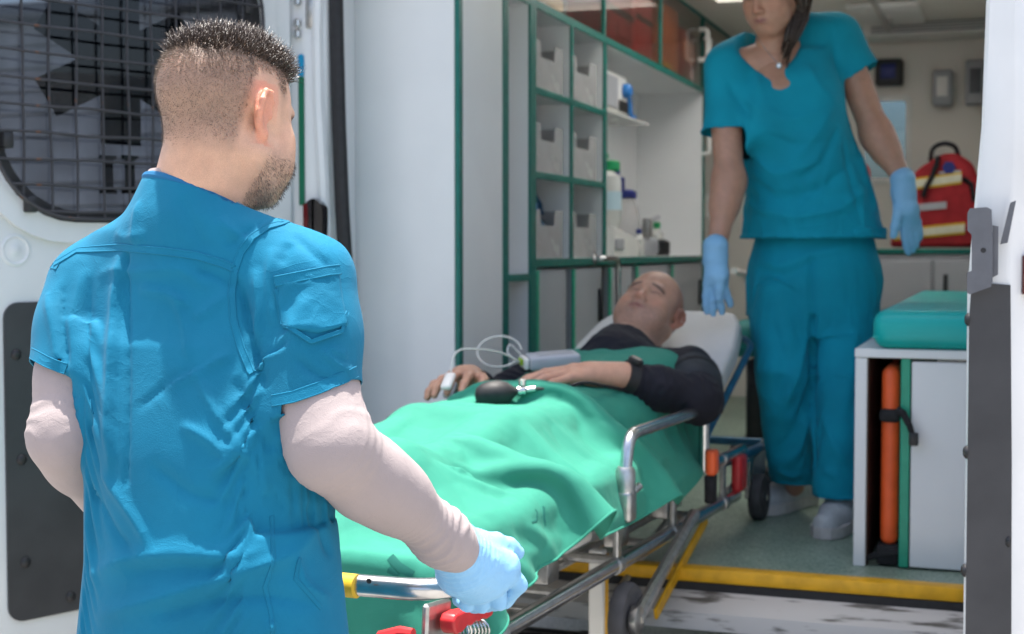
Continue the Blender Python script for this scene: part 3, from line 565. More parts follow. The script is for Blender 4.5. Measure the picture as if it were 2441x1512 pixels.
em = bgp(2262, 400); MB().lathe([(.03, 0), (.03, .006)], (em.x, YG-.002, em.z), (0, -1, 0), 6).build('badge', M['navy'], rb)
strip('badge_text', 2238, 413, 2290, 408, 5, M['greycab'])
def wallbox(name, u0, v0, u1, v1, m, m2, lab, cat, dp=.1):
    a, b = py(u0, v1, YB-dp), py(u1, v0, YB-dp); t = thing(name, ((a.x+b.x)/2, YB-dp/2, a.z), lab, cat)
    MB().rbox((a.x, YB-dp, a.z), (b.x, YB-.002, b.z), .015, 3).build('case', m, t); w = b.x-a.x; h = b.z-a.z
    MB().rbox((a.x+.2*w, YB-dp-.006, a.z+.25*h), (a.x+.75*w, YB-dp+.004, a.z+.8*h), .004, 2).build('front', m2, t); return t
wallbox('wall_monitor', 2085, 138, 2152, 204, M['blackpl'], M['navy'], 'black wall monitor on the front bulkhead', 'monitor')
wallbox('soap_dispenser', 2222, 164, 2272, 252, M['greycab'], M['whitepl'], 'grey soap dispenser with white front on the bulkhead', 'dispenser')
wallbox('control_box', 2300, 140, 2352, 250, M['greycab'], M['greypl'], 'grey control box high on the bulkhead', 'box')
se = thing('attendant_seat', (-.62, 5.7, FZ), 'dark attendant seat with teal cushion and maroon back behind the woman', 'seat')
s0, s1 = py(1742, 850, 5.3), py(1830, 768, 5.3)
MB().rbox((s0.x-.02, 5.25, s0.z), (s0.x+.44, 5.75, s0.z+.13), .04, 4).build('cushion', M['teal_dark'], se, ang=180)
MB().rbox((s0.x+.03, 5.72, s0.z+.1), (s0.x+.46, 5.84, s0.z+.75), .05, 4).build('backrest', M['redcloth'], se, ang=180)
MB().rbox((s0.x+.05, 5.33, FZ+.05), (s0.x+.38, 5.7, s0.z-.01), .02, 2).build('pedestal', M['blackpl'], se); MB().rbox((s0.x, 5.28, FZ+.002), (s0.x+.43, 5.75, FZ+.048), .01, 2).build('base_plate', M['blackpl'], se)
MB().tube(arc([(s0.x+.03, 5.7, s0.z+.05), (s0.x-.01, 5.7, s0.z+.30), (s0.x-.01, 5.4, s0.z+.32)], .05), .014, 8).build('armrest', M['whitepl'], se)
MB().rbox((s0.x+.10, 5.60, s0.z+.14), (s0.x+.36, 5.72, s0.z+.36), .05, 3).build('belt_bag', M['blackcloth'], se)
gl = thing('glove_box', (-1.3, 6.9, 1.9), 'white glove carton mounted on the shelving end panel behind the woman', 'carton')
MB().rbox((-1.378, 6.75, 1.60), (-1.30, 6.95, 1.72), .006, 2).build('carton', M['whitepl'], gl); MB().rbox((-1.299, 6.80, 1.63), (-1.295, 6.90, 1.67), .002, 1).build('opening', M['blueplastic'], gl)
# ================================================================ implicit surfaces for bodies and clothes
A3 = lambda p: np.array(tuple(p), dtype=np.float32)
class Vol:
    """signed distance grid; every primitive only touches the cells near it"""
    def __init__(s, lo, hi, h):
        s.h = h; s.lo = A3(lo); n = np.ceil((A3(hi)-s.lo)/h).astype(int)+1; s.n = n
        s.F = np.full(tuple(n), 1.0, np.float32)
        s.ax = [s.lo[i]+h*np.arange(n[i], dtype=np.float32) for i in range(3)]
    def win(s, lo, hi):
        i0 = np.maximum(0, np.floor((lo-s.lo)/s.h).astype(int)); i1 = np.minimum(s.n, np.ceil((hi-s.lo)/s.h).astype(int)+1)
        if (i1 <= i0).any(): return None
        sl = tuple(slice(a, b) for a, b in zip(i0, i1))
        P = np.stack(np.meshgrid(s.ax[0][sl[0]], s.ax[1][sl[1]], s.ax[2][sl[2]], indexing='ij'), -1); return sl, P
    def op(s, lo, hi, fn, k, sub=False):
        w = s.win(A3(lo)-k-.01, A3(hi)+k+.01)
        if w is None: return s
        sl, P = w; d = fn(P); f = s.F[sl]
        if sub:
            d = -d; h = np.maximum(k-np.abs(f-d), 0)/k; s.F[sl] = np.maximum(f, d)+h*h*k*.25
        else:
            h = np.maximum(k-np.abs(f-d), 0)/k; s.F[sl] = np.minimum(f, d)-h*h*k*.25
        return s
    def cone(s, a, b, ra, rb=None, k=.02, sub=False):
        a = A3(a); b = A3(b); rb = ra if rb is None else rb; ab = b-a; L = max(1e-9, float(ab@ab)); R = max(ra, rb)
        def fn(P):
            q = P-a; t = np.clip(q@ab/L, 0, 1); return np.linalg.norm(q-t[..., None]*ab, axis=-1)-(ra+t*(rb-ra))
        return s.op(np.minimum(a, b)-R, np.maximum(a, b)+R, fn, k, sub)
    def chain(s, pts, rs, k=.02, sub=False):
        for i in range(len(pts)-1): s.cone(pts[i], pts[i+1], rs[i], rs[i+1], k, sub)
        return s
    def ell(s, c, r, R=None, k=.02, sub=False):
        c = A3(c); r = A3(r); R = np.eye(3, dtype=np.float32) if R is None else np.array(R, dtype=np.float32); m = float(r.max())
        def fn(P):
            q = (P-c)@R; k0 = np.linalg.norm(q/r, axis=-1); k1 = np.linalg.norm(q/(r*r), axis=-1); return k0*(k0-1)/np.maximum(k1, 1e-6)
        return s.op(c-m, c+m, fn, k, sub)
    def loft(s, sec, k=.02, p=2.3, sub=False):
        """stack of superellipses, rows z, cx, cy, a, b"""
        sec = np.array(sorted(sec), dtype=np.float32); z0, z1 = sec[0, 0], sec[-1, 0]; m = sec[:, 3:5].max()
        def fn(P):
            z = P[..., 2]; cx, cy, a, b = [np.interp(z, sec[:, 0], sec[:, i]) for i in (1, 2, 3, 4)]
            x = np.abs((P[..., 0]-cx)/a); y = np.abs((P[..., 1]-cy)/b); r = (x**p+y**p)**(1/p)
            return np.maximum((r-1)*np.minimum(a, b)*.95, np.maximum(z0-z, z-z1)).astype(np.float32)
        return s.op((sec[:, 1].min()-m, sec[:, 2].min()-m, z0), (sec[:, 1].max()+m, sec[:, 2].max()+m, z1), fn, k, sub)
    def cut(s, o, n):
        """keep the side the normal n points away from"""
        o = A3(o); n = A3(n); n = n/np.linalg.norm(n)
        P = np.stack(np.meshgrid(*s.ax, indexing='ij'), -1); s.F = np.maximum(s.F, (P-o)@n).astype(np.float32); return s
    def mesh(s, smooth=2):
        F = s.F; S = F < 0; nx, ny, nz = F.shape
        for a in range(3):                                     # close the field at its border
            i = [slice(None)]*3
            for e in (0, -1): i[a] = e; S[tuple(i)] = False; F[tuple(i)] = np.maximum(F[tuple(i)], s.h)
        c = [S[i:nx-1+i, j:ny-1+j, k:nz-1+k] for i in (0, 1) for j in (0, 1) for k in (0, 1)]
        sm = sum(x.astype(np.int8) for x in c); act = (sm > 0) & (sm < 8); idx = np.full(act.shape, -1, np.int64); I = np.argwhere(act); idx[act] = np.arange(len(I))
        acc = np.zeros((len(I), 3), np.float32); cnt = np.zeros(len(I), np.float32)
        corner = [(i, j, k) for i in (0, 1) for j in (0, 1) for k in (0, 1)]; fv = [F[I[:, 0]+i, I[:, 1]+j, I[:, 2]+k] for i, j, k in corner]
        for a in range(8):
            for b in range(a+1, 8):
                d = np.array(corner[b])-np.array(corner[a])
                if np.abs(d).sum() != 1: continue
                x = (fv[a] < 0) != (fv[b] < 0); t = fv[a]/np.where(x, fv[a]-fv[b], 1)
                acc += np.where(x[:, None], np.array(corner[a])+t[:, None]*d, 0); cnt += x
        V = (s.lo+s.h*(I+acc/cnt[:, None])).astype(np.float64); Q = []
        for a in range(3):
            b, c2 = [(1, 2), (2, 0), (0, 1)][a]; sl0 = [slice(None)]*3; sl1 = [slice(None)]*3; sl0[a] = slice(0, -1); sl1[a] = slice(1, None)
            x = S[tuple(sl0)] != S[tuple(sl1)]; E = np.argwhere(x); E = E[(E[:, b] > 0) & (E[:, c2] > 0)]
            fl_ = S[tuple(sl0)][tuple(E.T)]
            def g(db, dc):
                q = E.copy(); q[:, b] += db; q[:, c2] += dc; return idx[tuple(q.T)]
            q = np.stack([g(-1, -1), g(0, -1), g(0, 0), g(-1, 0)], 1); q[~fl_] = q[~fl_][:, ::-1]; Q.append(q[(q >= 0).all(1)])
        Q = np.concatenate(Q)
        for _ in range(smooth): V = lap(V, Q, .5)
        return V, Q
def settle(V, Q, vol, inset, sh, sv, steps, seed, grav=.0002, bend=.25, amp=.004, freq=9., keep=None, maxout=.02, every=3):
    """let slightly oversized cloth buckle and hang on the shape it was cut from"""
    E = np.concatenate([edges(Q), Q[:, [0, 2]], Q[:, [1, 3]]]); a, b = E[:, 0], E[:, 1]; n = len(V); e = V[b]-V[a]; L0 = np.linalg.norm(e, axis=1); vert = (e[:, 2]/np.maximum(L0, 1e-9))**2; w = np.ones(len(E)); w[-2*len(Q):] = .5
    L = L0*(1+sh*(1-vert)+sv*vert); N = vnormals(V, Q)
    if keep is not None: L = L0*(1+(L/L0-1)*(1-keep[a])); 
    X = V+N*((folds(V*np.array((1.3, 1.3, .8)), seed, freq)*amp)*(1 if keep is None else 1-keep))[:, None]; PX = X.copy(); cnt = np.maximum(np.bincount(a, w, n)+np.bincount(b, w, n), 1)
    G = np.stack(np.gradient(vol.F, vol.h), -1); q1 = np.array(vol.n)-1
    for it in range(steps):
        vel = (X-PX)*.9; PX = X.copy(); X = X+vel; X[:, 2] -= grav
        for _ in range(5):
            d = X[b]-X[a]; l = np.linalg.norm(d, axis=1); c = d*((l-L)/np.maximum(l, 1e-9)*.5*w)[:, None]*1.5
            for k in range(3): X[:, k] += (np.bincount(a, c[:, k], n)-np.bincount(b, c[:, k], n))/cnt
        X = lap(X, Q, bend) if bend and it % every == 0 else X
        i = np.clip(np.rint((X-vol.lo)/vol.h).astype(int), 0, q1); f = vol.F[i[:, 0], i[:, 1], i[:, 2]]; g = G[i[:, 0], i[:, 1], i[:, 2]]; g = g/np.maximum(np.linalg.norm(g, axis=1), 1e-6)[:, None]
        f = f+((X-(vol.lo+vol.h*i))*g).sum(1); m = f < -inset; X[m] += g[m]*(-inset-f[m])[:, None]; PX[m] = PX[m]*.2+X[m]*.8
        m = f > maxout; X[m] -= g[m]*np.minimum(f[m]-maxout, .01)[:, None]
        if keep is not None: X += (V-X)*(keep*.5)[:, None]
    return lap(lap(X, Q, .45), Q, .4)
def edges(Q): 
    E = np.concatenate([Q[:, [0, 1]], Q[:, [1, 2]], Q[:, [2, 3]], Q[:, [3, 0]]]); E.sort(1); return np.unique(E, axis=0)
def lap(V, Q, w):
    n = len(V); A = np.zeros_like(V); c = np.zeros(n)
    for i in range(4):
        a, b = Q[:, i], Q[:, (i+1) % 4]
        for k in range(3): A[:, k] += np.bincount(a, V[b, k], n)+np.bincount(b, V[a, k], n)
        c += np.bincount(a, minlength=n)+np.bincount(b, minlength=n)
    return V*(1-w)+w*A/np.maximum(c, 1)[:, None]
def vnormals(V, Q):
    n = np.cross(V[Q[:, 2]]-V[Q[:, 0]], V[Q[:, 3]]-V[Q[:, 1]]); N = np.zeros_like(V)
    for i in range(4):
        for k in range(3): N[:, k] += np.bincount(Q[:, i], n[:, k], len(V))
    return N/np.maximum(np.linalg.norm(N, axis=1), 1e-12)[:, None]
def vnoise(P, seed=0):
    """smooth value noise in 0..1"""
    P = np.asarray(P, float); i = np.floor(P).astype(np.int64); f = P-i; f = f*f*(3-2*f); r = 0
    for dx in (0, 1):
        for dy in (0, 1):
            for dz in (0, 1):
                a = (i[:, 0]+dx)*374761393+(i[:, 1]+dy)*668265263+(i[:, 2]+dz)*2147483647+seed*1274126177
                a = (a ^ (a >> 13))*1274126177; a = (a ^ (a >> 16)) & 0xffff
                w = (f[:, 0] if dx else 1-f[:, 0])*(f[:, 1] if dy else 1-f[:, 1])*(f[:, 2] if dz else 1-f[:, 2]); r = r+w*a/65535.
    return r
def folds(P, seed, freq, warp=.6):
    """ridged, warped noise for creased cloth, -.5 .. .5"""
    w = np.stack([vnoise(P*freq*.7+11*k, seed+k)-.5 for k in range(3)], 1); q = P*freq+w*warp*2
    a = 1-np.abs(2*vnoise(q, seed+5)-1); b = 1-np.abs(2*vnoise(q*2.1+3, seed+6)-1); return (a**2*.7+b**2*.3)-.4
def seg_dist(V, pts):
    best = np.full(len(V), 9.0); sd = np.zeros(len(V)); tt = np.zeros(len(V)); n = len(pts)-1
    for i in range(n):
        a, b = pts[i], pts[i+1]; ab = b-a; q = V-a; t = np.clip(q@ab/max(1e-9, ab@ab), 0, 1); r = q-t[:, None]*ab; d = np.linalg.norm(r, axis=1); m = d < best
        best[m] = d[m]; tt[m] = (i+t[m])/n; sd[m] = 1
    return best, tt
from mathutils.bvhtree import BVHTree
class Surf:
    """a surface one can shoot pixel rays at, to find where a seam or fold lies on it"""
    def __init__(s, V, Q): s.b = BVHTree.FromPolygons([Vector(p) for p in V], Q.tolist())
    def at(s, u, v, off=0):
        r = s.b.ray_cast(CAM, ray(u, v).normalized())
        if r[0] is None:
            best = None
            for du in (-40, -20, 20, 40):
                for dv in (-20, 0, 20):
                    q = s.b.ray_cast(CAM, ray(u+du, v+dv).normalized())
                    if q[0] is not None and (best is None or abs(du)+abs(dv) < best[0]): best = (abs(du)+abs(dv), q)
            if best is None: return None
            r = best[1]
        n = r[1] if r[1].dot(r[0]-CAM) < 0 else -r[1]; return r[0]+n*off, n
def path(sf, pts, step=14, off=0):
    out = []
    for (u0, v0), (u1, v1) in zip(pts, pts[1:]):
        n = max(1, int(math.hypot(u1-u0, v1-v0)/step))
        for i in range(n):
            h = sf.at(u0+(u1-u0)*i/n, v0+(v1-v0)*i/n, off)
            if h: out.append(h)
    h = sf.at(*pts[-1], off)
    if h: out.append(h)
    return out
def apply_strokes(V, Q, strokes):
    """strokes: photo polyline, width in m, height in m (negative is a valley), one sided step flag"""
    N = vnormals(V, Q); sf = Surf(V, Q); D = np.zeros(len(V)); face = ((V-np.array(CAM))*N).sum(1) < .05
    for pts, w, h, *st in strokes:
        p = path(sf, pts, 20)
        if len(p) < 2: continue
        P = np.array([tuple(a) for a, n in p]); jump = np.where(np.linalg.norm(np.diff(P, axis=0), axis=1) > .045)[0]
        if len(jump): P = max(np.split(P, jump+1), key=len)
        if len(P) < 2: continue
        if len(P) > 4: P[1:-1] = (P[:-2]+P[1:-1]*2+P[2:])/4
        m = face & (V >= P.min(0)-3.5*w).all(1) & (V <= P.max(0)+3.5*w).all(1); ii = np.where(m)[0]
        if not len(ii): continue
        d, t = seg_dist(V[ii], P); taper = np.clip(np.minimum(t, 1-t)*5, 0, 1)**.7 if not (st and st[0] == 'full') else 1
        g = .55*np.exp(-(d/w)**2)+.45*np.exp(-np.abs(d)/(w*.45))
        if st and st[0] == 'step':                           # sharp on the right of the line, soft on the left
            u = (V[ii]-P[0])@np.array(RT)-np.interp(V[ii][:, 2], P[::-1, 2], ((P-P[0])@np.array(RT))[::-1])
            g = np.where(u > 0, np.exp(-(d/(w*.25))**2), np.exp(-(d/w)**2))
        D[ii] += h*g*taper
    return V+N*D[:, None]
def ribbon(sf, pts, w, off, name, m, parent, n=4, th=.0011):
    """flat strip of cloth lying on a surface along a photo polyline"""
    p = path(sf, pts, 10)
    if len(p) < 2: return None
    P = [a for a, q in p]; N = [q for a, q in p]; vs = []; fs = []
    for i in range(len(P)):
        T = (P[min(i+1, len(P)-1)]-P[max(i-1, 0)]).normalized(); B = T.cross(N[i]).normalized()
        for j in range(n+1):
            x = -1+2*j/n; vs.append(P[i]+B*x*w/2+N[i]*(off*.5+(th if 0 < j < n else -.0012)-(th if j == n//2 else 0)))
    for i in range(len(P)-1):
        for j in range(n): a = i*(n+1)+j; fs.append((a, a+1, a+n+2, a+n+1))
    return mesh_obj(name, vs, fs, m, parent, ang=180, recalc=False)
def seam(sf, pts, name, m, parent, gap=.0075, r=.0013, off=.0004):
    """felled seam: a slightly raised band between two stitched ridges"""
    p = path(sf, pts, 8)
    if len(p) < 3: return
    P = [a for a, q in p]; N = [q for a, q in p]; q = MB()
    for sg in (-1, 1):
        L = []
        for i in range(len(P)):
            T = (P[min(i+1, len(P)-1)]-P[max(i-1, 0)]).normalized(); L.append(P[i]+T.cross(N[i]).normalized()*sg*gap/2+N[i]*off)
        q.tube(L, r, 6)
    vs = []; fs = []
    for i in range(len(P)):
        T = (P[min(i+1, len(P)-1)]-P[max(i-1, 0)]).normalized(); B = T.cross(N[i]).normalized(); vs += [P[i]-B*gap/2+N[i]*(off+r*.55), P[i]+B*gap/2+N[i]*(off+r*.55)]
    q.add(vs, [(2*i, 2*i+1, 2*i+3, 2*i+2) for i in range(len(P)-1)]); o = q.build(name, m, parent, ang=180); return o
def open_cap(V, Q, o, n, rad, tol=.006):
    """take away the flat lid a garment gets where it is cut, so that the hem is an open edge"""
    o = np.array(tuple(o)); n = np.array(tuple(n)); n = n/np.linalg.norm(n); c = V[Q].mean(1)-o; fn = np.cross(V[Q[:, 2]]-V[Q[:, 0]], V[Q[:, 3]]-V[Q[:, 1]]); fn /= np.maximum(np.linalg.norm(fn, axis=1), 1e-12)[:, None]
    h = c@n; r = np.linalg.norm(c-h[:, None]*n, axis=1); return Q[~((np.abs(h) < tol) & (r < rad) & (np.abs(fn@n) > .6))]
def compact(V, Q, *extra):
    ids = np.unique(Q); m = np.full(len(V), -1); m[ids] = np.arange(len(ids)); return V[ids], m[Q]
def cloth_obj(name, V, Q, m, parent, thick=0):
    o = mesh_obj(name, V, Q, m, parent, True, 180, recalc=False)
    if thick: md = o.modifiers.new('thick', 'SOLIDIFY'); md.thickness = thick; md.offset = -1
    return o
def set_tint(o, C):
    a = o.data.color_attributes.new('tint', 'FLOAT_COLOR', 'POINT'); C = np.concatenate([C, np.ones((len(C), 1))], 1).astype(np.float32); a.data.foreach_set('color', C.ravel())
def skin_mat(name, sss=.25, rough=.48, grain=.10, gscale=900):
    m = bpy.data.materials.new(name); m.use_nodes = True; n = m.node_tree.nodes; L = m.node_tree.links; b = n['Principled BSDF']
    at = n.new('ShaderNodeVertexColor'); at.layer_name = 'tint'; tc = n.new('ShaderNodeTexCoord'); t = n.new('ShaderNodeTexNoise'); t.inputs['Scale'].default_value = gscale; t.inputs['Detail'].default_value = 2
    t2 = n.new('ShaderNodeTexNoise'); t2.inputs['Scale'].default_value = 45; t2.inputs['Detail'].default_value = 5
    mr = n.new('ShaderNodeMapRange'); mr.inputs[1].default_value = .3; mr.inputs[2].default_value = .7; mr.inputs[3].default_value = 1-grain; mr.inputs[4].default_value = 1+grain
    m2 = n.new('ShaderNodeMapRange'); m2.inputs[1].default_value = .3; m2.inputs[2].default_value = .7; m2.inputs[3].default_value = .92; m2.inputs[4].default_value = 1.08
    mu = n.new('ShaderNodeMath'); mu.operation = 'MULTIPLY'; mx = n.new('ShaderNodeVectorMath'); mx.operation = 'SCALE'
    for q in (t, t2): L.new(tc.outputs['Object'], q.inputs['Vector'])
    L.new(t.outputs['Fac'], mr.inputs[0]); L.new(t2.outputs['Fac'], m2.inputs[0]); L.new(mr.outputs[0], mu.inputs[0]); L.new(m2.outputs[0], mu.inputs[1])
    L.new(at.outputs['Color'], mx.inputs[0]); L.new(mu.outputs[0], mx.inputs['Scale']); L.new(mx.outputs[0], b.inputs['Base Color'])
    b.inputs['Roughness'].default_value = rough; b.inputs['Subsurface Weight'].default_value = sss; b.inputs['Subsurface Radius'].default_value = (1, .35, .18); b.inputs['Subsurface Scale'].default_value = .006
    bp = n.new('ShaderNodeBump'); bp.inputs['Distance'].default_value = .0005; bp.inputs['Strength'].default_value = .6; L.new(t.outputs['Fac'], bp.inputs['Height']); L.new(bp.outputs[0], b.inputs['Normal']); return m
def cloth_mat(name, col, rough=.8, crease=.0010, cscale=18, weave=.0004, wscale=700, sheen=.03, var=.12):
    """woven cloth: soft creases, a fine weave and slight fading"""
    m = bpy.data.materials.new(name); m.use_nodes = True; n = m.node_tree.nodes; L = m.node_tree.links; b = n['Principled BSDF']
    b.inputs['Roughness'].default_value = rough; b.inputs['Specular IOR Level'].default_value = .22; b.inputs['Sheen Weight'].default_value = sheen; b.inputs['Sheen Roughness'].default_value = .5
    tc = n.new('ShaderNodeTexCoord'); w = n.new('ShaderNodeTexNoise'); w.inputs['Scale'].default_value = wscale; w.inputs['Detail'].default_value = 1
    c = n.new('ShaderNodeTexNoise'); c.inputs['Scale'].default_value = cscale; c.inputs['Detail'].default_value = 4; c.inputs['Distortion'].default_value = .8
    v = n.new('ShaderNodeTexNoise'); v.inputs['Scale'].default_value = 7; v.inputs['Detail'].default_value = 6
    for q in (w, c, v): L.new(tc.outputs['Object'], q.inputs['Vector'])
    ab = n.new('ShaderNodeMath'); ab.operation = 'SUBTRACT'; ab.inputs[1].default_value = .5; L.new(c.outputs['Fac'], ab.inputs[0]); a2 = n.new('ShaderNodeMath'); a2.operation = 'ABSOLUTE'; L.new(ab.outputs[0], a2.inputs[0])
    sq = n.new('ShaderNodeMath'); sq.operation = 'SQRT'; L.new(a2.outputs[0], sq.inputs[0])
    b1 = n.new('ShaderNodeBump'); b1.inputs['Distance'].default_value = crease; b1.invert = True; L.new(sq.outputs[0], b1.inputs['Height'])
    b2 = n.new('ShaderNodeBump'); b2.inputs['Distance'].default_value = weave; L.new(w.outputs['Fac'], b2.inputs['Height']); L.new(b1.outputs[0], b2.inputs['Normal']); L.new(b2.outputs[0], b.inputs['Normal'])
    mr = n.new('ShaderNodeMapRange'); mr.inputs[1].default_value = .3; mr.inputs[2].default_value = .7; mr.inputs[3].default_value = 1-var; mr.inputs[4].default_value = 1+var; L.new(v.outputs['Fac'], mr.inputs[0])
    mx = n.new('ShaderNodeVectorMath'); mx.operation = 'SCALE'; mx.inputs[0].default_value = col; L.new(mr.outputs[0], mx.inputs['Scale']); L.new(mx.outputs[0], b.inputs['Base Color']); return m
M['scrub_m'] = cloth_mat('blue_scrub_cotton', (.003, .150, .262)); M['scrub_w'] = cloth_mat('teal_scrub_cotton', (.002, .27, .385), crease=.0005); M['sheet'] = cloth_mat('green_sheet_cotton', (.030, .225, .158), crease=.0005, cscale=12, var=.08)
M['under'] = cloth_mat('pale_stretch_jersey', (.34, .29, .285), .9, crease=.0005, cscale=55, weave=.0003, wscale=650, var=.06); M['blackshirt'] = cloth_mat('black_jersey', (.012, .012, .018), .8, crease=.001, var=.2)
M['glove'] = cloth_mat('blue_nitrile', (.25, .50, .74), .42, crease=.0007, cscale=70, weave=.00005, wscale=600, sheen=0, var=.06)
M['skin'] = skin_mat('skin'); M['hair'] = mat('dark_hair', (.045, .028, .019), .25, spec=.6, var=.4, vscale=300); M['hairshort'] = mat('clipped_hair', (.18, .128, .096), .5, var=.5, vscale=500)
M['shoe'] = mat('grey_white_shoe', (.50, .53, .55), .7, var=.15, vscale=60, bump=.0006, bscale=300); M['sole'] = mat('pale_sole', (.55, .53, .52), .6, var=.15, vscale=40)
M['trouser_m'] = cloth_mat('blue_trouser_cotton', (.004, .15, .34))

# ---------------------------------------------------------------- a head, +y is where the face looks, +z the crown, metres
def head_frame(c, fwd, up):
    f = Vector(fwd).normalized(); u = Vector(up); u = (u-f*u.dot(f)).normalized(); r = f.cross(u)
    R = np.array([tuple(r), tuple(f), tuple(u)], dtype=np.float32).T                # columns are the head axes
    return np.array(tuple(c), dtype=np.float32), R
def make_head(c, R, h, s=1.0, male=True, neck=None, nk0=(-.030, -.055, .056), fullness=1.0, ears=(1, -1), mouth=0, fine_ear=True):
    L = lambda x, y, z: c+R@np.array((x*s, y*s, z*s), dtype=np.float32)
    v = Vol(c-.17*s-.03, c+.17*s+.03, h); e = lambda p, r, k=.02, sub=False: v.ell(L(*p), np.array(r)*s, R, k*s, sub); co = lambda p, q, ra, rb, k=.012, sub=False: v.cone(L(*p), L(*q), ra*s, rb*s, k*s, sub)
    e((0, -.020, .034), (.076, .098, .082)); e((0, .012, .045), (.066, .078, .068), .03); e((0, .028, -.012), (.064*fullness, .062, .078), .03)
    e((0, .032, -.062), (.054*fullness, .052, .046), .03); e((0, .066, -.098), (.021, .017, .016), .025)
    for q in (1, -1):
        co((q*.056*fullness, -.008, -.055), (q*.024, .058, -.098), .020, .018, .03); e((q*.044, .056, -.022), (.024, .020, .017), .022); e((q*.040*fullness, .050, -.058), (.028, .028, .03), .03)
    if male: co((-.036, .083, .020), (.036, .083, .020), .010, .010, .014)
    for q in (1, -1): e((q*.033, .100, .004), (.020, .0185, .0125), .010, True)
    for q in (1, -1):
        e((q*.032, .0735, .002), (.0155, .0150, .0125), .004); co((q*.018, .087, .003), (q*.045, .080, .001), .0022, .0022, .004)
    co((0, .086, .016), (0, .103, -.026), .0068, .0092, .014); e((0, .106, -.031), (.0115, .011, .010), .008)
    for q in (1, -1): e((q*.0125, .098, -.034), (.0082, .0105, .0078), .007)
    for q in (1, -1): e((q*.0065, .103, -.0415), (.0035, .005, .003), .003, True)
    e((0, .076, -.063), (.030, .024, .024), .02); 
    for q in (1, -1): co((0, .0995, -.0565), (q*.023, .088, -.0605+mouth), .0052, .0028, .005); co((0, .0985, -.0675), (q*.021, .088, -.0640+mouth), .0060, .0030, .005)
    co((-.022, .092, -.0622+mouth), (.022, .092, -.0622+mouth), .0012, .0012, .003); v.cone(L(-.021, .0975, -.0620), L(.021, .0975, -.0620), .0022*s, .0022*s, .004*s, True)
    e((0, .100, -.080), (.018, .007, .005), .012, True)
    for q in ears:                                            # ear: rim, fold, bowl, lobe; top leans back and out
        E = lambda y, z, o: (q*(.0725+o), -.012+y, -.002+z)
        rim = [E(.012, .004, .004), E(.015, .020, .008), E(.006, .031, .013), E(-.008, .030, .018), E(-.017, .016, .021), E(-.018, .000, .019), E(-.012, -.016, .013), E(-.003, -.028, .008)]
        for a, b in zip(rim, rim[1:]): co(a, b, .0042, .0042, .004)
        e(E(-.003, .004, .008), (.0055, .015, .026), .008); e(E(-.002, .0, .017), (.0075, .0085, .013), .005, True); e(E(.003, -.028, .008), (.0055, .0085, .0095), .006)
        co(E(-.008, .014, .013), E(-.010, -.010, .011), .0032, .0032, .004); e(E(.013, -.001, .008), (.004, .004, .006), .004)
    if neck is not None: v.cone(L(0, nk0[0], nk0[1]), neck[0], nk0[2]*s, neck[1], .03*s)
    V, Q = v.mesh(1); P = (V-c)@R/s; return V, Q, P
def mixc(C, w, col): return C*(1-w[:, None])+np.array(col)[None]*w[:, None]
def sstep(x, a, b): t = np.clip((x-a)/(b-a), 0, 1); return t*t*(3-2*t)
def face_tint(P, base, lips, brow, male, stub=0, stubc=(.10, .075, .06)):
    C = np.tile(np.array(base), (len(P), 1)).astype(float); x, y, z = P.T
    n = vnoise(P*90, 3)-.5; C *= (1+.10*n)[:, None]
    C = mixc(C, .35*np.exp(-((np.abs(x)-.045)/.02)**2-((z+.03)/.02)**2)*(y > .03), (base[0]*1.05, base[1]*.72, base[2]*.66))
    C = mixc(C, .5*np.exp(-(x/.016)**2-((z+.032)/.014)**2)*(y > .085), (base[0]*1.0, base[1]*.68, base[2]*.62))
    ear = sstep(np.abs(x), .072, .080)*(y < .02)*(np.abs(z) < .045); C = mixc(C, .55*ear, (base[0]*1.10, base[1]*.62, base[2]*.55))
    lw = np.exp(-(np.abs((z+.0622)/.0075))**4-(x/.023)**4)*(y > .082); C = mixc(C, .8*lw, lips)
    ml = np.exp(-((z+.0622)/.0016)**2-(x/.022)**4)*(y > .08); C = mixc(C, .7*ml, (.06, .02, .018))
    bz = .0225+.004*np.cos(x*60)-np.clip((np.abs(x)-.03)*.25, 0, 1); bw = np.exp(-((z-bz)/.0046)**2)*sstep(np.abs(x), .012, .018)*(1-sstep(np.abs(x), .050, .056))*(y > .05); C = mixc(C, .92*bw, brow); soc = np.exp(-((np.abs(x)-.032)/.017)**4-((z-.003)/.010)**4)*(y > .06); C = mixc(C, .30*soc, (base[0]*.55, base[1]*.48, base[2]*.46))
    lash = np.exp(-((z-.0028+np.abs(np.abs(x)-.032)*.1)/.0016)**2)*np.exp(-((np.abs(x)-.032)/.0145)**4)*(y > .07); C = mixc(C, .8*lash, (.02, .014, .012))
    if stub:
        jaw = sstep(-z, .030, .062)*sstep(y, -.010, .022)*(1-sstep(-z, .125, .15)); mus = np.exp(-((z+.048)/.008)**2-(x/.03)**4)*(y > .08); w = np.clip(jaw*(1-lw)+mus, 0, 1)*(.55+.9*(vnoise(P*700, 9)-.5)); C = mixc(C, np.clip(stub*w, 0, .95), stubc)
    return C
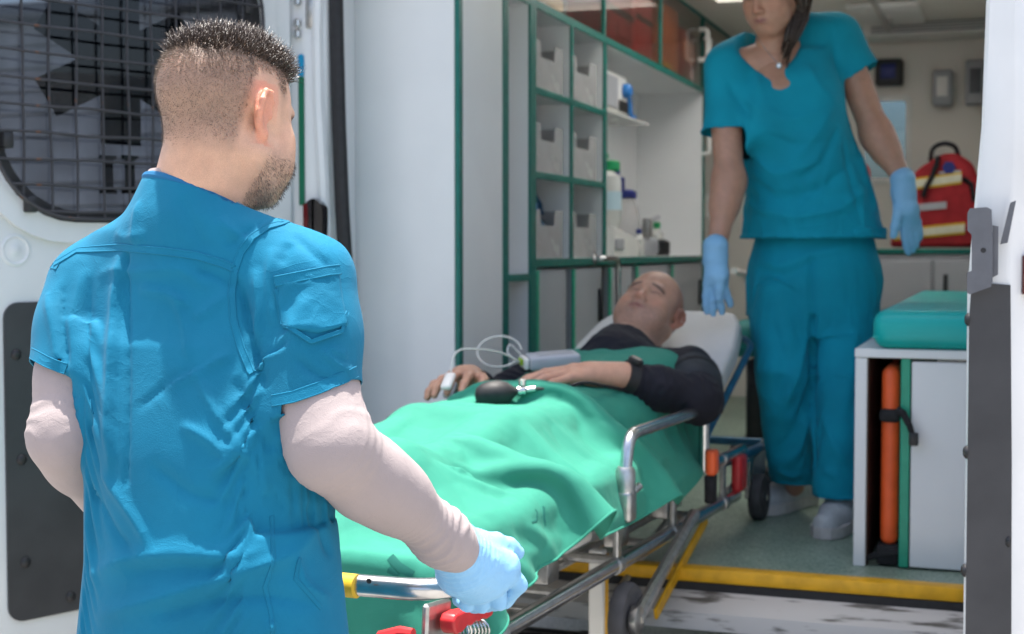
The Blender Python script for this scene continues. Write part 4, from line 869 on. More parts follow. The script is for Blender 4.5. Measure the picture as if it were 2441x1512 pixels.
def strands(name, roots, dirs, lens, m, parent, w=.0007, seg=3, droop=.4, seed=1, curl=.25):
    """tapered hair strands as thin three sided spikes, all in one mesh"""
    g = np.random.default_rng(seed); n = len(roots); d = dirs/np.linalg.norm(dirs, axis=1)[:, None]; a = np.cross(d, g.normal(size=(n, 3))); a /= np.linalg.norm(a, axis=1)[:, None]; b = np.cross(d, a); vs = np.zeros((n, seg*3+1, 3)); P = roots.copy(); D = d.copy()
    for i in range(seg):
        ww = w*(1-.25*i)
        for j in range(3): an = 2*math.pi*j/3; vs[:, i*3+j] = P+(a*math.cos(an)+b*math.sin(an))*ww
        P = P+D*(lens/seg)[:, None]; D = D+g.normal(size=(n, 3))*curl*.4; D[:, 2] -= droop*.2; D /= np.linalg.norm(D, axis=1)[:, None]
    vs[:, -1] = P; base = np.arange(n)[:, None]*(seg*3+1); F_ = []
    for i in range(seg-1):
        for j in range(3): F_.append(np.concatenate([base+i*3+j, base+i*3+(j+1) % 3, base+(i+1)*3+(j+1) % 3, base+(i+1)*3+j], 1))
    f = np.concatenate(F_).tolist(); e = seg*3
    for j in range(3): f += np.concatenate([base+(seg-1)*3+j, base+(seg-1)*3+(j+1) % 3, base+e], 1).tolist()
    return mesh_obj(name, vs.reshape(-1, 3), f, m, parent, True, 180, recalc=False)
def join_vq(*L):
    V = []; Q = []; o = 0
    for v, q in L: V.append(v); Q.append(q+o); o += len(v)
    return np.concatenate(V), np.concatenate(Q)
# ================================================================ man pushing the stretcher, seen from behind
man = thing('person', (-.97, 1.60, 0), 'man in blue scrubs and blue gloves seen from behind pushing the stretcher', 'person')
SKIN_M = (.58, .345, .235)
SR, SLf = Vector((-.838, 1.612, 1.412)), Vector((-1.166, 1.622, 1.398))
NB = Vector((-1.000, 1.612, 1.50))
# head and neck
hc, hR = head_frame(pd(545, 285, 1.85), (math.sin(math.radians(15))*.99, math.cos(math.radians(15))*.99, -.13), (-.03, .03, 1))
hV, hQ, hP = make_head(hc, hR, .0026, .905, True, neck=(A3(NB+Vector((0, .0, -.01))), .064), fullness=1.08, nk0=(-.036, -.045, .061))
x, y, z = hP.T
hl = hR.T@np.array((0, 0, 1))
C = face_tint(hP, SKIN_M, (.42, .17, .14), (.05, .03, .022), True, stub=.62, stubc=(.17, .125, .09))
# clipped fade: longer and darker towards the crown, none below the nape line, hairline forward of the ear and at the forehead
ax = np.abs(x)
hairline = -.082+.112*sstep(y, -.052, -.020)-.036*np.exp(-((y-.032)/.011)**2)+.008*(vnoise(hP*60, 2)-.5)
side = sstep(z, hairline, hairline+.075)*(1-sstep(y, .058-.3*np.clip(.03-z, 0, .1), .078-.3*np.clip(.03-z, 0, .1)))
side *= 1-np.exp(-((y+.012)/.020)**4-((z)/.034)**4)*sstep(ax, .066, .074)
sd2 = np.clip(.12*sstep(z, hairline-.012, hairline+.03)*(y < .05)+.56*side+.30*sstep(z, .055, .085)*side, 0, .93)*(side > .001)
C = mixc(C, np.clip(sd2*(.88+.25*(vnoise(hP*900, 4)-.5)), 0, .95), (.13, .095, .072))
# torso, arms and hands of the body (under the clothes)
EL = pd(158, 1040, 1.84); WL = pd(262, 1205, 2.0); GL = Vector((-1.19, 1.90, .985))
ER = pd(792, 1072, 1.745); UM = pd(746, 930, 1.768); WR = pd(1078, 1302, 1.945)
bv = Vol((-1.36, 1.35, .0), (-.62, 2.1, 1.54), .011)
bv.loft([(.86, -.965, 1.60, .12, .075), (1.12, -.972, 1.61, .115, .07), (1.30, -.99, 1.62, .12, .065), (1.40, -1.0, 1.62, .10, .05)], .04)
bv.chain([NB, Vector((-1.0, 1.62, 1.40))], [.058, .06], .03)
for S_, E_, W_ in ((SR, ER, WR), (SLf, EL, WL)): bv.chain([Vector((-1.0, 1.62, 1.38)), S_+Vector((0, .012, -.015)), E_, W_], [.05, .035, .032, .024], .03)
for q, xx in ((1, -.86), (-1, -1.07)): bv.chain([Vector((xx, 1.575, .88)), Vector((xx+.0, 1.56, .48)), Vector((xx, 1.53, .10))], [.085, .06, .042], .03)
bV, bQ = bv.mesh(1)
V, Q = join_vq((hV, hQ), (bV, bQ)); body = mesh_obj('body', V, Q, M['skin'], man, True, 180, False)
set_tint(body, np.concatenate([C, np.tile(np.array(SKIN_M), (len(bV), 1))]))
# hair: long spiky top combed forward, clipped sides
g = np.random.default_rng(3); hN = vnormals(hV, hQ)
ii = np.where((z > .073-.10*np.clip(y-.02, 0, 1)) & (y < .088) & (hP[:, 2] > .066) & ((y > .0) | (z > .078+.0*y)))[0]
ii = g.choice(ii, 4200); t = hV[ii]+g.normal(size=(4200, 3))*.0012
comb = hR@np.array((.05, .30, .45)); d = hN[ii]*.55+comb*.9+g.normal(size=(4200, 3))*.28
lens = (.012+.013*g.random(4200))*(1+.35*sstep(hP[ii, 1], -.02, .06)); strands('hair', t, d, lens, M['hair'], man, .00065, 3, .25, 5, .45)
jj = np.where((side > .30+.25*g.random(len(side))) & (z < .09))[0]; jj = g.choice(jj, 11000); t = hV[jj]+g.normal(size=(11000, 3))*.001
d = hN[jj]*.5+(hR@np.array((.0, -.25, -.55)))+g.normal(size=(11000, 3))*.25
strands('clipped_hair', t, d, (.0022+.0065*sstep(hP[jj, 2], .02, .08))*(.7+.6*g.random(11000)), M['hairshort'], man, .0002, 2, .2, 6, .1)
kk = np.where((z < -.055) & (y > .0) & (z > -.125) & (ax > .012))[0]; kk = g.choice(kk, 2600); t = hV[kk]+g.normal(size=(2600, 3))*.001
strands('beard', t, hN[kk]*.6+(hR@np.array((0, .1, -.7)))+g.normal(size=(2600, 3))*.3, .003+.004*g.random(2600), M['hairshort'], man, .0002, 2, .2, 7, .2)

# scrub shirt
sv = Vol((-1.36, 1.38, .60), (-.64, 1.86, 1.60), .0044)
sv.loft([(.62, -.955, 1.575, .215, .170), (.80, -.957, 1.575, .198, .150), (.95, -.958, 1.580, .182, .136), (1.05, -.964, 1.588, .170, .128), (1.15, -.972, 1.592, .164, .124), (1.25, -.988, 1.600, .166, .122), (1.33, -1.000, 1.618, .172, .120), (1.40, -1.006, 1.640, .166, .106), (1.455, -1.008, 1.655, .130, .080)], .04, 2.2)
sv.chain([NB+Vector((-.012, .0, -.022)), SLf+Vector((.03, .01, .012))], [.066, .060], .05); sv.chain([NB+Vector((.012, .0, -.028)), SR+Vector((-.03, .01, .014))], [.066, .060], .05)
sv.cone(NB+Vector((0, .0, -.06)), NB+Vector((.004, .004, .022)), .078, .0690, .04)
HR_ = UM+(UM-SR).normalized()*.014; HL_ = SLf+(EL-SLf)*.62
for S_, H_, r0, r1 in ((SR, HR_, .062, .0620), (SLf, HL_, .062, .0635)):
    d = (H_-S_).normalized(); sv.chain([S_, S_+(H_-S_)*.45, H_+d*.05], [r0, (r0+r1)/2, r1], .022)
# sleeves end a little past the hem; the hem itself is trimmed later
NR_ = ((HR_-SR).normalized()+RT*.34).normalized(); NL_ = ((HL_-SLf).normalized()-RT*.25).normalized()
for H_, d, lim in ((HR_, NR_, 1), (HL_, NL_, -1)):
    sl_, P_ = sv.win(A3(H_)-.15, A3(H_)+.15); tor = np.hypot((P_[..., 0]+.982)/.165, (P_[..., 1]-1.60)/.119)-1
    dn = (P_-A3(H_))@A3(d); rad = np.linalg.norm(P_-A3(H_)-dn[..., None]*A3(d), axis=-1); f = sv.F[sl_]; sv.F[sl_] = np.where((rad < .12) & ((P_[..., 0]+.98)*lim > .10) & (tor > .07), np.maximum(f, dn-.012), f)
# neck opening
nd = (Vector((hc[0], hc[1], hc[2]))-NB).normalized(); nd = Vector((.28, .36, 1)).normalized(); no = Vector((-1.03, 1.552, 1.551))
sv.cut(no, nd)
mV, mQ = sv.mesh(2)
mQ = open_cap(mV, mQ, no, nd, .12); mV, mQ = compact(mV, mQ)
def near_hem(H_, S_):
    d = (H_-S_).normalized(); t = (mV-np.array(H_))@np.array(d); r = np.linalg.norm(mV-np.array(H_)-t[:, None]*np.array(d), axis=1); return np.where((r < .095) & (t > -.06), .8, 0)*np.clip((t+.06)/.03, 0, 1)
keep = np.maximum(sstep(mV[:, 2], 1.40, 1.47)*.6, np.maximum(near_hem(HR_, SR), near_hem(HL_, SLf))*(np.abs(mV[:, 0]+.98) > .12))
slv = (np.hypot((mV[:, 0]+.985)/.172, (mV[:, 1]-1.605)/.125) > 1.12) & (mV[:, 2] > 1.2)
keep = np.maximum(keep, slv*.35)
mV = settle(mV, mQ, sv, .010, .034, .004, 70, 21, grav=.00006, keep=keep, maxout=.014, bend=.4, every=2, amp=.006, freq=6.5)
STR = [  # ridges and valleys read off the photo
 ([(292, 600), (285, 700), (278, 820), (272, 900), (266, 1000), (270, 1080), (262, 1150)], .020, .011, 'step'),
 ([(302, 610), (303, 760), (303, 900), (302, 1050), (300, 1150)], .006, -.006, 'full'),
 ([(200, 640), (175, 760), (180, 900), (200, 1050)], .016, .006), ([(215, 660), (205, 800), (215, 960), (222, 1100)], .010, -.006),
 ([(240, 1120), (330, 1250), (360, 1310)], .012, .007), ([(205, 1140), (280, 1280), (330, 1330)], .010, -.006),
 ([(205, 1380), (300, 1330), (420, 1320), (560, 1330), (650, 1300)], .018, .009), ([(300, 1365), (420, 1350), (560, 1355)], .016, -.006),
 ([(230, 1470), (400, 1420), (560, 1370), (700, 1320), (770, 1250)], .016, .009), ([(360, 1470), (500, 1430), (640, 1420), (760, 1440)], .014, -.006),
 ([(520, 1060), (600, 1090), (640, 1180)], .010, .005), ([(430, 1010), (500, 1050), (545, 1100)], .010, .006), ([(620, 1010), (560, 1090), (500, 1130)], .009, .006), ([(560, 900), (600, 1000), (650, 1080)], .012, -.007),
 ([(390, 930), (500, 870), (560, 840)], .008, .006), ([(320, 980), (420, 900), (520, 860)], .008, -.004), ([(460, 880), (520, 1000), (600, 1100)], .008, .005), ([(350, 1100), (450, 1180), (560, 1200)], .012, -.005),
 ([(330, 690), (400, 700), (455, 730)], .007, .006), ([(410, 700), (440, 770), (450, 860)], .006, .005), ([(230, 660), (260, 640), (330, 650), (430, 640), (500, 690)], .010, .005), ([(470, 640), (530, 660), (555, 690)], .008, -.005), ([(540, 700), (500, 740), (460, 760)], .008, .004),
 ([(330, 480), (320, 540), (325, 590)], .012, .004), ([(430, 470), (470, 560), (500, 610)], .014, -.004), ([(520, 520), (560, 560), (600, 580)], .010, .005), ([(540, 590), (600, 545), (650, 520)], .008, -.004), ([(250, 540), (300, 570), (350, 560)], .010, .004),
 ([(565, 660), (585, 740), (608, 840), (630, 930)], .009, -.012), ([(610, 640), (620, 740), (600, 830)], .010, .008), ([(650, 590), (640, 680), (655, 780)], .010, .006), ([(690, 580), (670, 630)], .010, -.004),
 ([(700, 850), (760, 900), (800, 905)], .007, -.004), ([(760, 830), (800, 870), (845, 890)], .007, .005), ([(780, 830), (830, 850)], .006, .004), ([(700, 560), (740, 600), (790, 640)], .010, -.004),
 ([(110, 700), (130, 800), (140, 880)], .010, .005), ([(150, 680), (150, 780), (165, 880)], .007, -.006),
 ([(650, 1480), (640, 1512)], .006, .006), ([(730, 1200), (760, 1260), (790, 1330)], .010, -.006), ([(700, 1320), (730, 1400), (790, 1430)], .009, .006), ([(690, 1000), (720, 1120), (760, 1190)], .012, -.005),
]
mV = apply_strokes(mV, mQ, [(a, b*.8, c*1.05, *r) for a, b, c, *r in STR])
sf = Surf(mV, mQ); shirt = cloth_obj('shirt', mV, mQ, M['scrub_m'], man, .0016)
def trim(o, H_, S_, n, lim):
    bm = bmesh.new(); bm.from_mesh(o.data); off = (mV.min(0)+mV.max(0))/2; d = (H_-S_).normalized(); hl = H_-Vector(off)
    def ok(v):
        q = v.co-hl; t = q.dot(d); return -.045 < t < .04 and (q-d*t).length < .095 and (v.co.x+off[0]+.985)*lim > .115 and math.hypot((v.co.x+off[0]+.985)/.168, (v.co.y+off[1]-1.605)/.122) > 1.2
    vs = {v for v in bm.verts if ok(v)}; fs = [f for f in bm.faces if all(v in vs for v in f.verts)]; es = {e for f in fs for e in f.edges}
    bmesh.ops.bisect_plane(bm, geom=list({v for f in fs for v in f.verts})+list(es)+fs, plane_co=hl, plane_no=n, clear_outer=True); bm.to_mesh(o.data); bm.free()
trim(shirt, HR_, SR, NR_, 1); trim(shirt, HL_, SLf, NL_, -1)
seam(sf, [(118, 637), (160, 612), (185, 597), (290, 590), (400, 600), (470, 610), (530, 628), (560, 642)], 'yoke_seam', M['scrub_m'], man)
seam(sf, [(560, 642), (575, 600), (600, 566), (640, 540), (700, 526)], 'armhole_seam', M['scrub_m'], man)
seam(sf, [(560, 642), (552, 700), (556, 760), (575, 830), (600, 890)], 'armhole_seam', M['scrub_m'], man)
seam(sf, [(648, 956), (700, 946), (760, 925), (820, 900), (851, 886)], 'sleeve_hem', M['scrub_m'], man, .013, .0010)
seam(sf, [(74, 842), (110, 862), (140, 874), (158, 880)], 'sleeve_hem', M['scrub_m'], man, .013, .0010)
seam(sf, [(648, 1230), (652, 1340), (632, 1400), (648, 1470), (650, 1511)], 'side_seam', M['scrub_m'], man, .004, .0008)
seam(sf, [(715, 1330), (705, 1380), (740, 1420), (765, 1450)], 'side_seam', M['scrub_m'], man, .004, .0008)
nx_ = nd.cross(Vector((0, 1, 0))).normalized(); ny_ = nd.cross(nx_); nc_ = NB+Vector((.002, .002, 0)); nc_ = nc_+Vector((0, 0, 1))*((no-nc_).dot(nd)/nd.z)
MB().tube([nc_+(nx_*math.cos(a)+ny_*math.sin(a))*.069-nd*.004 for a in [2*math.pi*i/32 for i in range(32)]], .0055, 8, closed=True).build('collar_band', mat('collar_blue', (.003, .12, .27), .8), man)
# sleeve pocket: a real patch standing off the sleeve
def patch(sf, quad, off, name, m, nu=14, nv=14, wr=.0012, seed=1):
    vs = []; nn = []; 
    for j in range(nv+1):
        for i in range(nu+1):
            a, b = i/nu, j/nv; (x0, y0), (x1, y1), (x2, y2), (x3, y3) = quad
            u = (x0*(1-a)+x1*a)*(1-b)+(x3*(1-a)+x2*a)*b; w = (y0*(1-a)+y1*a)*(1-b)+(y3*(1-a)+y2*a)*b
            if b > .74: w2 = 1-abs(a-.55)*1.6*(b-.74)/.26*.32; w = w-(1-w2)*60
            p, n = sf.at(u, w); e = i in (0, nu) or j in (0, nv); vs.append(p); nn.append(n); k = len(vs)-1
            vs[k] = p+n*(off*(.15 if e else 1))
    V = np.array([tuple(p) for p in vs]); n3 = np.array([tuple(q) for q in nn]); f = np.array([(j*(nu+1)+i, j*(nu+1)+i+1, (j+1)*(nu+1)+i+1, (j+1)*(nu+1)+i) for j in range(nv) for i in range(nu)])
    V += n3*(folds(V, seed, 38)*wr*2.4)[:, None]; return mesh_obj(name, V, f, m, man, True, 180, False)
patch(sf, [(654, 672), (806, 634), (828, 790), (676, 800)], .0042, 'sleeve_pocket', M['scrub_m'], seed=4, nu=26, nv=26)
seam(sf, [(656, 672), (730, 658), (806, 644)], 'pocket_hem', M['scrub_m'], man, .011, .0012, .0042)
seam(sf, [(660, 690), (676, 770), (742, 815), (812, 790), (824, 745)], 'pocket_stitch', M['scrub_m'], man, .004, .0008, .0036)
# pale long sleeves under the shirt
uv = Vol((-1.34, 1.40, .90), (-.62, 2.15, 1.45), .0042)
FM = WR+(ER-WR)*.5+Vector((.0, -.004, .006))
uv.chain([SR+(UM-SR)*.45, UM, ER+Vector((.0, -.006, .004)), ER+(WR-ER)*.28, FM, WR+(ER-WR)*.1, WR+(WR-ER).normalized()*.012], [.044, .0500, .0480, .0475, .0415, .0330, .0325], .035)
uv.chain([SLf+(EL-SLf)*.25, SLf+(EL-SLf)*.6, EL, EL+(WL-EL)*.3, WL], [.046, .049, .044, .043, .033], .03)
uV, uQ = uv.mesh(14)
def arm_rings(V, Q, a, b, lo, hi, amp, wl, seed):
    """stretch creases running round a limb between two stations of a-b"""
    N = vnormals(V, Q); a = A3(a); b = A3(b); ab = b-a; t = (V-a)@ab/(ab@ab); L = np.linalg.norm(ab); rd = np.linalg.norm(V-a-t[:, None]*ab, axis=1); n = (vnoise(V*28, seed)-.5)*1.6
    w = np.exp(-((t-(lo+hi)/2)/((hi-lo)/2))**4)*(rd < .09)*(.3+1.4*vnoise(V*17, seed+1)); return V+N*(amp*w*np.maximum(-.2, np.sin(2*math.pi*(t*L/wl+n))))[:, None]
uV = arm_rings(uV, uQ, ER, WR, .60, 1.02, .0020, .016, 3); uV = arm_rings(uV, uQ, UM, ER, .55, 1.05, .0008, .020, 5); uV = arm_rings(uV, uQ, ER, WR, -.08, .16, .0008, .018, 6); uV = arm_rings(uV, uQ, SLf, EL, .75, 1.1, .0008, .018, 7)
N = vnormals(uV, uQ); uV += N*(folds(uV, 44, 14)*.0006)[:, None]
rs_ = (uV[:, 0] > -.99)[uQ].all(1)
for m_ in (rs_, ~rs_):
    q_ = uQ[m_]; ids = np.unique(q_); re_ = np.full(len(uV), -1); re_[ids] = np.arange(len(ids)); cloth_obj('undershirt_sleeve', uV[ids], re_[q_], M['under'], man)
MB().tube([nc_+(nx_*math.cos(a)+ny_*math.sin(a))*.0655+nd*.003 for a in [2*math.pi*i/32 for i in range(32)]], .0045, 8, closed=True).build('undershirt_collar', M['under'], man)
# gloved hands closed on the push bar
def glove(name, prims, lo, hi, h, ring):
    v = Vol(lo, hi, h)
    for kind, *a in prims:
        if kind == 'c': v.chain(*a)
        else: v.ell(*a)
    V, Q = v.mesh(1); N = vnormals(V, Q); V = V+N*(folds(V, 61, 45)*.0016)[:, None]
    if ring: V = arm_rings(V, Q, ring[0], ring[1], -.5, 1.0, .0012, .0085, 12)
    return mesh_obj(name, V, Q, M['glove'], man, True, 180, False)
H = lambda u, v, d: pd(u, v, d-.105)
pr = [('c', [H(1060, 1282, 2.055), H(1088, 1312, 2.075)], [.0365, .034], .015), ('c', [H(1088, 1312, 2.075), H(1122, 1345, 2.095)], [.033, .036], .02),
 ('c', [H(1122, 1330, 2.10), H(1202, 1352, 2.125)], [.031, .024], .02), ('c', [H(1112, 1352, 2.10), H(1180, 1378, 2.12)], [.031, .023], .02), ('c', [H(1102, 1362, 2.10), H(1150, 1394, 2.12)], [.030, .022], .02), ('c', [H(1094, 1368, 2.11), H(1122, 1402, 2.125)], [.027, .021], .02),
 ('c', [H(1206, 1356, 2.125), H(1237, 1394, 2.135), H(1205, 1432, 2.165), H(1190, 1415, 2.20)], [.0150, .0122, .0110, .0105], .003),
 ('c', [H(1182, 1380, 2.12), H(1190, 1436, 2.135), H(1165, 1440, 2.175), H(1160, 1415, 2.205)], [.0150, .0118, .0110, .0105], .003),
 ('c', [H(1152, 1396, 2.12), H(1150, 1442, 2.14), H(1130, 1444, 2.18), H(1128, 1418, 2.205)], [.0145, .0115, .0108, .010], .003),
 ('c', [H(1122, 1402, 2.125), H(1113, 1441, 2.14), H(1095, 1430, 2.175), H(1098, 1410, 2.20)], [.0135, .0108, .010, .0095], .003),
 ('c', [H(1128, 1300, 2.105), H(1180, 1296, 2.135), H(1212, 1304, 2.15), H(1232, 1318, 2.16)], [.024, .0150, .0125, .0112], .008)]
glove('glove', pr, A3(H(1150, 1370, 2.13))-.15, A3(H(1150, 1370, 2.13))+.15, .0026, (WR, H(1122, 1345, 2.095)))
X = lambda dx, dy, dz: GL+Vector((dx, dy, dz))
pl_ = [('c', [WL+(EL-WL)*.15, WL+Vector((0, .03, -.012)), X(0, -.02, .02)], [.035, .032, .036], .015)]
for i, dx in enumerate((-.033, -.011, .011, .033)): pl_.append(('c', [X(dx*.8, -.02, .02), X(dx, .018, .035), X(dx, .045, .005), X(dx, .025, -.018)], [.017, .014, .012, .011], .006))
pl_.append(('c', [X(.03, -.03, .01), X(.05, .0, -.01), X(.03, .02, -.025)], [.018, .014, .012], .008))
glove('glove', pl_, A3(GL)-(.12, .25, .12), A3(GL)+(.12, .12, .14), .0035, None)
# trousers and shoes, below the picture
tv = Vol((-1.22, 1.38, .03), (-.70, 1.78, .95), .009)
tv.loft([(.78, -.96, 1.575, .185, .142), (.92, -.96, 1.575, .17, .13)], .05)
for xx in (-.865, -1.06): tv.chain([Vector((xx, 1.575, .82)), Vector((xx, 1.56, .48)), Vector((xx, 1.53, .07))], [.105, .085, .078], .03)
tV, tQ = tv.mesh(2); N = vnormals(tV, tQ); tV += N*(folds(tV, 5, 10)*.008)[:, None]; cloth_obj('trousers', tV, tQ, M['trouser_m'], man)
def shoe(base, fwd, name, par, m1, m2, s=1.0):
    f = Vector(fwd).normalized(); r = Vector((f.y, -f.x, 0)); c = Vector(base); v = Vol(A3(c)-.22, A3(c)+(.22, .22, .16), .005); p = lambda a, b, z: c+f*a*s+r*b*s+Vector((0, 0, z*s))
    v.chain([p(-.08, 0, .045), p(.03, 0, .04), p(.12, .004, .030)], [.038, .040, .034], .03); v.chain([p(-.07, 0, .085), p(-.02, 0, .075)], [.036, .038], .03); v.cut(c+Vector((0, 0, .018)), (0, 0, -1)); V, Q = v.mesh(1)
    o = mesh_obj(name, V, Q, m1, par, True, 180, False)
    pts = [(-.118, -.02), (-.10, -.036), (-.03, -.036), (.06, -.043), (.12, -.038), (.150, -.018), (.156, .004), (.148, .024), (.11, .042), (.05, .042), (-.03, .034), (-.10, .036), (-.118, .018)]
    MB().prism(pts, .002, .028, lambda a, b, d: p(a, b, d)).build('sole', m2, o); 
    for i in range(4):
        t = .005+i*.018; MB().tube([p(t, -.026, .072-i*.006), p(t+.004, 0, .083-i*.007), p(t, .026, .072-i*.006)], .0028, 6).build('lace', m2, o)
    return o
for xx in (-.865, -1.06): shoe((xx, 1.56, 0), (0, 1, 0), 'shoe', man, M['blackpl'], M['rubber'])
# ================================================================ stretcher
SO = Vector((-.845, 2.0, 0)); SA = Vector((math.sin(math.radians(5)), math.cos(math.radians(5)), 0)); SRt = Vector((SA.y, -SA.x, 0))
def S(s, t, z): return SO+SA*s+SRt*t+Vector((0, 0, z))
def Sinv(p): q = Vector(p)-SO; return q.dot(SA), q.dot(SRt), q.z
stc = thing('stretcher', S(1, -.27, 0), 'steel wheeled stretcher half loaded into the ambulance', 'stretcher')
def spx(u, v, t):          # photo pixel on the vertical plane at offset t of the stretcher
    return pn(u, v, S(0, t, 0), SRt)
ZU, ZLw = .905, .790
cR = Vector(pd(1100, 1402, 2.055)); bs, bt_, bz = Sinv(cR); bz = .962
BAR = arc([S(.34, .0, ZU), S(.16, .012, ZU+.012), S(.02, bt_-.005, bz-.004), S(bs-.035, bt_-.02, bz), S(bs-.055, -.10, bz), S(bs-.055, -.40, bz), S(bs-.045, -.47, bz), S(.02, -.50, bz-.004), S(.16, -.53, ZU+.012), S(.34, -.54, ZU)], .06, 6)
pb = MB().tube(BAR, .0165, 14).build('push_bar', M['steel'], stc)
BARC = lambda t: S(bs-.055, t, bz)
ty0, ty1 = [Sinv(pn(u, 1372, S(bs-.055, 0, 0), SA))[1] for u in (770, 852)]
MB().tube([BARC(ty0), BARC((ty0+ty1)/2), BARC(ty1)], .0176, 14).build('yellow_tape', M['yelltape'], pb)
MB().tube([BARC(ty0-.14), BARC(ty0-.10)], .0176, 14).build('yellow_tape', M['yelltape'], pb)
hp_ = pn(880, 1385, BARC(0)-SA*.0165, SA); MB().lathe([(.004, 0), (.004, .001)], hp_, -SA, 10).build('pin_hole', M['rubber'], pb)
for t in (0, -.54):
    MB().tube([S(.30, t, ZU), S(1.86, t, ZU)], .0145, 12).build('upper_rail', M['steel'], stc)
    MB().tube([S(.26, t, ZLw), S(1.80, t, ZLw)], .0165, 12).build('lower_rail', M['steel'], stc)
    MB().lathe([(.024, 0), (.026, .004), (.026, .05), (.020, .056)], S(.22, t, ZLw), SA, 16).build('rail_socket', M['alu'], stc)
    for s in (.86, 1.24, 1.66):
        MB().rbox((-.011, -.006, 0), (.016, .006, ZU-ZLw), .003, 1, fr=lambda a, b, c, s=s, t=t: S(s+a, t+b+.002, ZLw+c)).build('rail_post', M['alu'], stc)
        MB().tube([S(s-.014, t, ZLw), S(s+.014, t, ZLw)], .0195, 14).build('rail_collar', M['alu'], stc)
        MB().tube([S(s-.012, t, ZU), S(s+.012, t, ZU)], .0175, 14).build('rail_collar', M['alu'], stc)
    MB().rbox((-.02, -.008, -.16), (.022, .008, .10), .003, 1, fr=lambda a, b, c, t=t: S(.245+a, t+b, ZLw+c+.0)).build('end_plate', M['alu'], stc)
    MB().lathe([(.006, 0), (.006, .0012)], S(.245, t+(.0082 if t == 0 else -.0082), ZLw+.085), SRt*(1 if t == 0 else -1), 10).build('plate_hole', M['rubber'], stc)
MB().rbox((.20, -.075, .828), (1.55, -.062, .852), .002, 1, fr=lambda a, b, c: S(a, b, c)).build('flat_bar', M['alu'], stc)
for s in (.40, .90, 1.45):
    MB().tube([S(s, .0, ZLw+.0), S(s, -.54, ZLw+.0)], .011, 8).build('cross_tube', M['alu'], stc)
for s in (.35, .75, 1.15): MB().rbox((s-.03, -.53, ZU-.02), (s+.03, -.01, ZU-.012), .002, 1, fr=lambda a, b, c: S(a, b, c)).build('bed_slat', M['alu'], stc)
for t, z, m_ in ((-.13, .775, 'alu'), (-.22, .80, 'alu'), (-.40, .775, 'alu')): MB().tube([S(.24, t, z), S(1.70, t, z)], .010, 8).build('inner_rail', M[m_], stc)
for s_ in (.30, .52, .66, 1.02, 1.18): MB().tube([S(s_, -.01, .772), S(s_, -.53, .772)], .0085, 8).build('cross_tube', M['alu'], stc)
for s_, t in ((.62, -.06), (1.0, -.05), (1.10, -.10), (1.36, -.06)): MB().rbox((-.03, -.02, 0), (.03, .02, .06), .006, 2, fr=lambda a, b, c, s_=s_, t=t: S(s_+a, t+b, .80+c)).build('bracket', M['alu'], stc)
MB().rbox((.70, -.16, .835), (.86, -.05, .87), .01, 2, fr=lambda a, b, c: S(a, b, c)).build('latch_block', M['whitepl'], stc)
# red release lever with finger waves, its coil spring and bracket
l0, l1 = spx(1066, 1486, .045), spx(1158, 1456, .045); ld = (l1-l0); lx = ld.normalized(); lz = Vector((0, 0, 1)); ly = lx.cross(lz).normalized(); lz = ly.cross(lx)
out = [(0, -.010), (-.004, .004), (.004, .014), (.03, .016), (.06, .014), (1.02*ld.length, .016), (1.02*ld.length, -.006), (.85*ld.length, -.010), (.78*ld.length, -.005), (.66*ld.length, -.010), (.58*ld.length, -.006), (.46*ld.length, -.012), (.36*ld.length, -.009), (.22*ld.length, -.017), (.08*ld.length, -.018)]
def lever(name, o, m): 
    q = MB().prism(out, -.013, .013, lambda a, b, d: o+lx*a+lz*b+ly*d).build(name, m, stc); b = q.modifiers.new('b', 'BEVEL'); b.width = .004; b.segments = 3; return q
lever('release_lever', l0, M['red'])
MB().rbox((-.03, -.03, -.06), (.05, -.018, .05), .004, 1, fr=lambda a, b, c: l0+lx*a+ly*b+lz*c+lx*.0+lz*-.02).build('lever_plate', M['alu'], stc)
k0, k1 = spx(1092, 1502, .03), spx(1150, 1500, .03); kx = (k1-k0).normalized(); n = 7*12
MB().tube([k0+kx*((k1-k0).length*i/n)+(Vector((0, 0, 1))*math.cos(2*math.pi*i/12)+ly*math.sin(2*math.pi*i/12))*.016 for i in range(n+1)], .0024, 6).build('coil_spring', M['steel'], stc)
l2 = spx(985, 1512, .02); MB().tube([l2, l2-SRt*.02-Vector((0, 0, .001)), l2-SRt*.055-Vector((0, 0, .014))], [.009, .0115, .013], 10).build('release_lever', M['red'], stc)
MB().rbox((.13, -.50, .80), (.21, -.04, .83), .004, 1, fr=lambda a, b, c: S(a, b, c)).build('end_beam', M['alu'], stc)
MB().rbox((.15, -.12, .74), (.20, -.05, .80), .006, 2, fr=lambda a, b, c: S(a, b, c)).build('lock_block', M['alu'], stc)
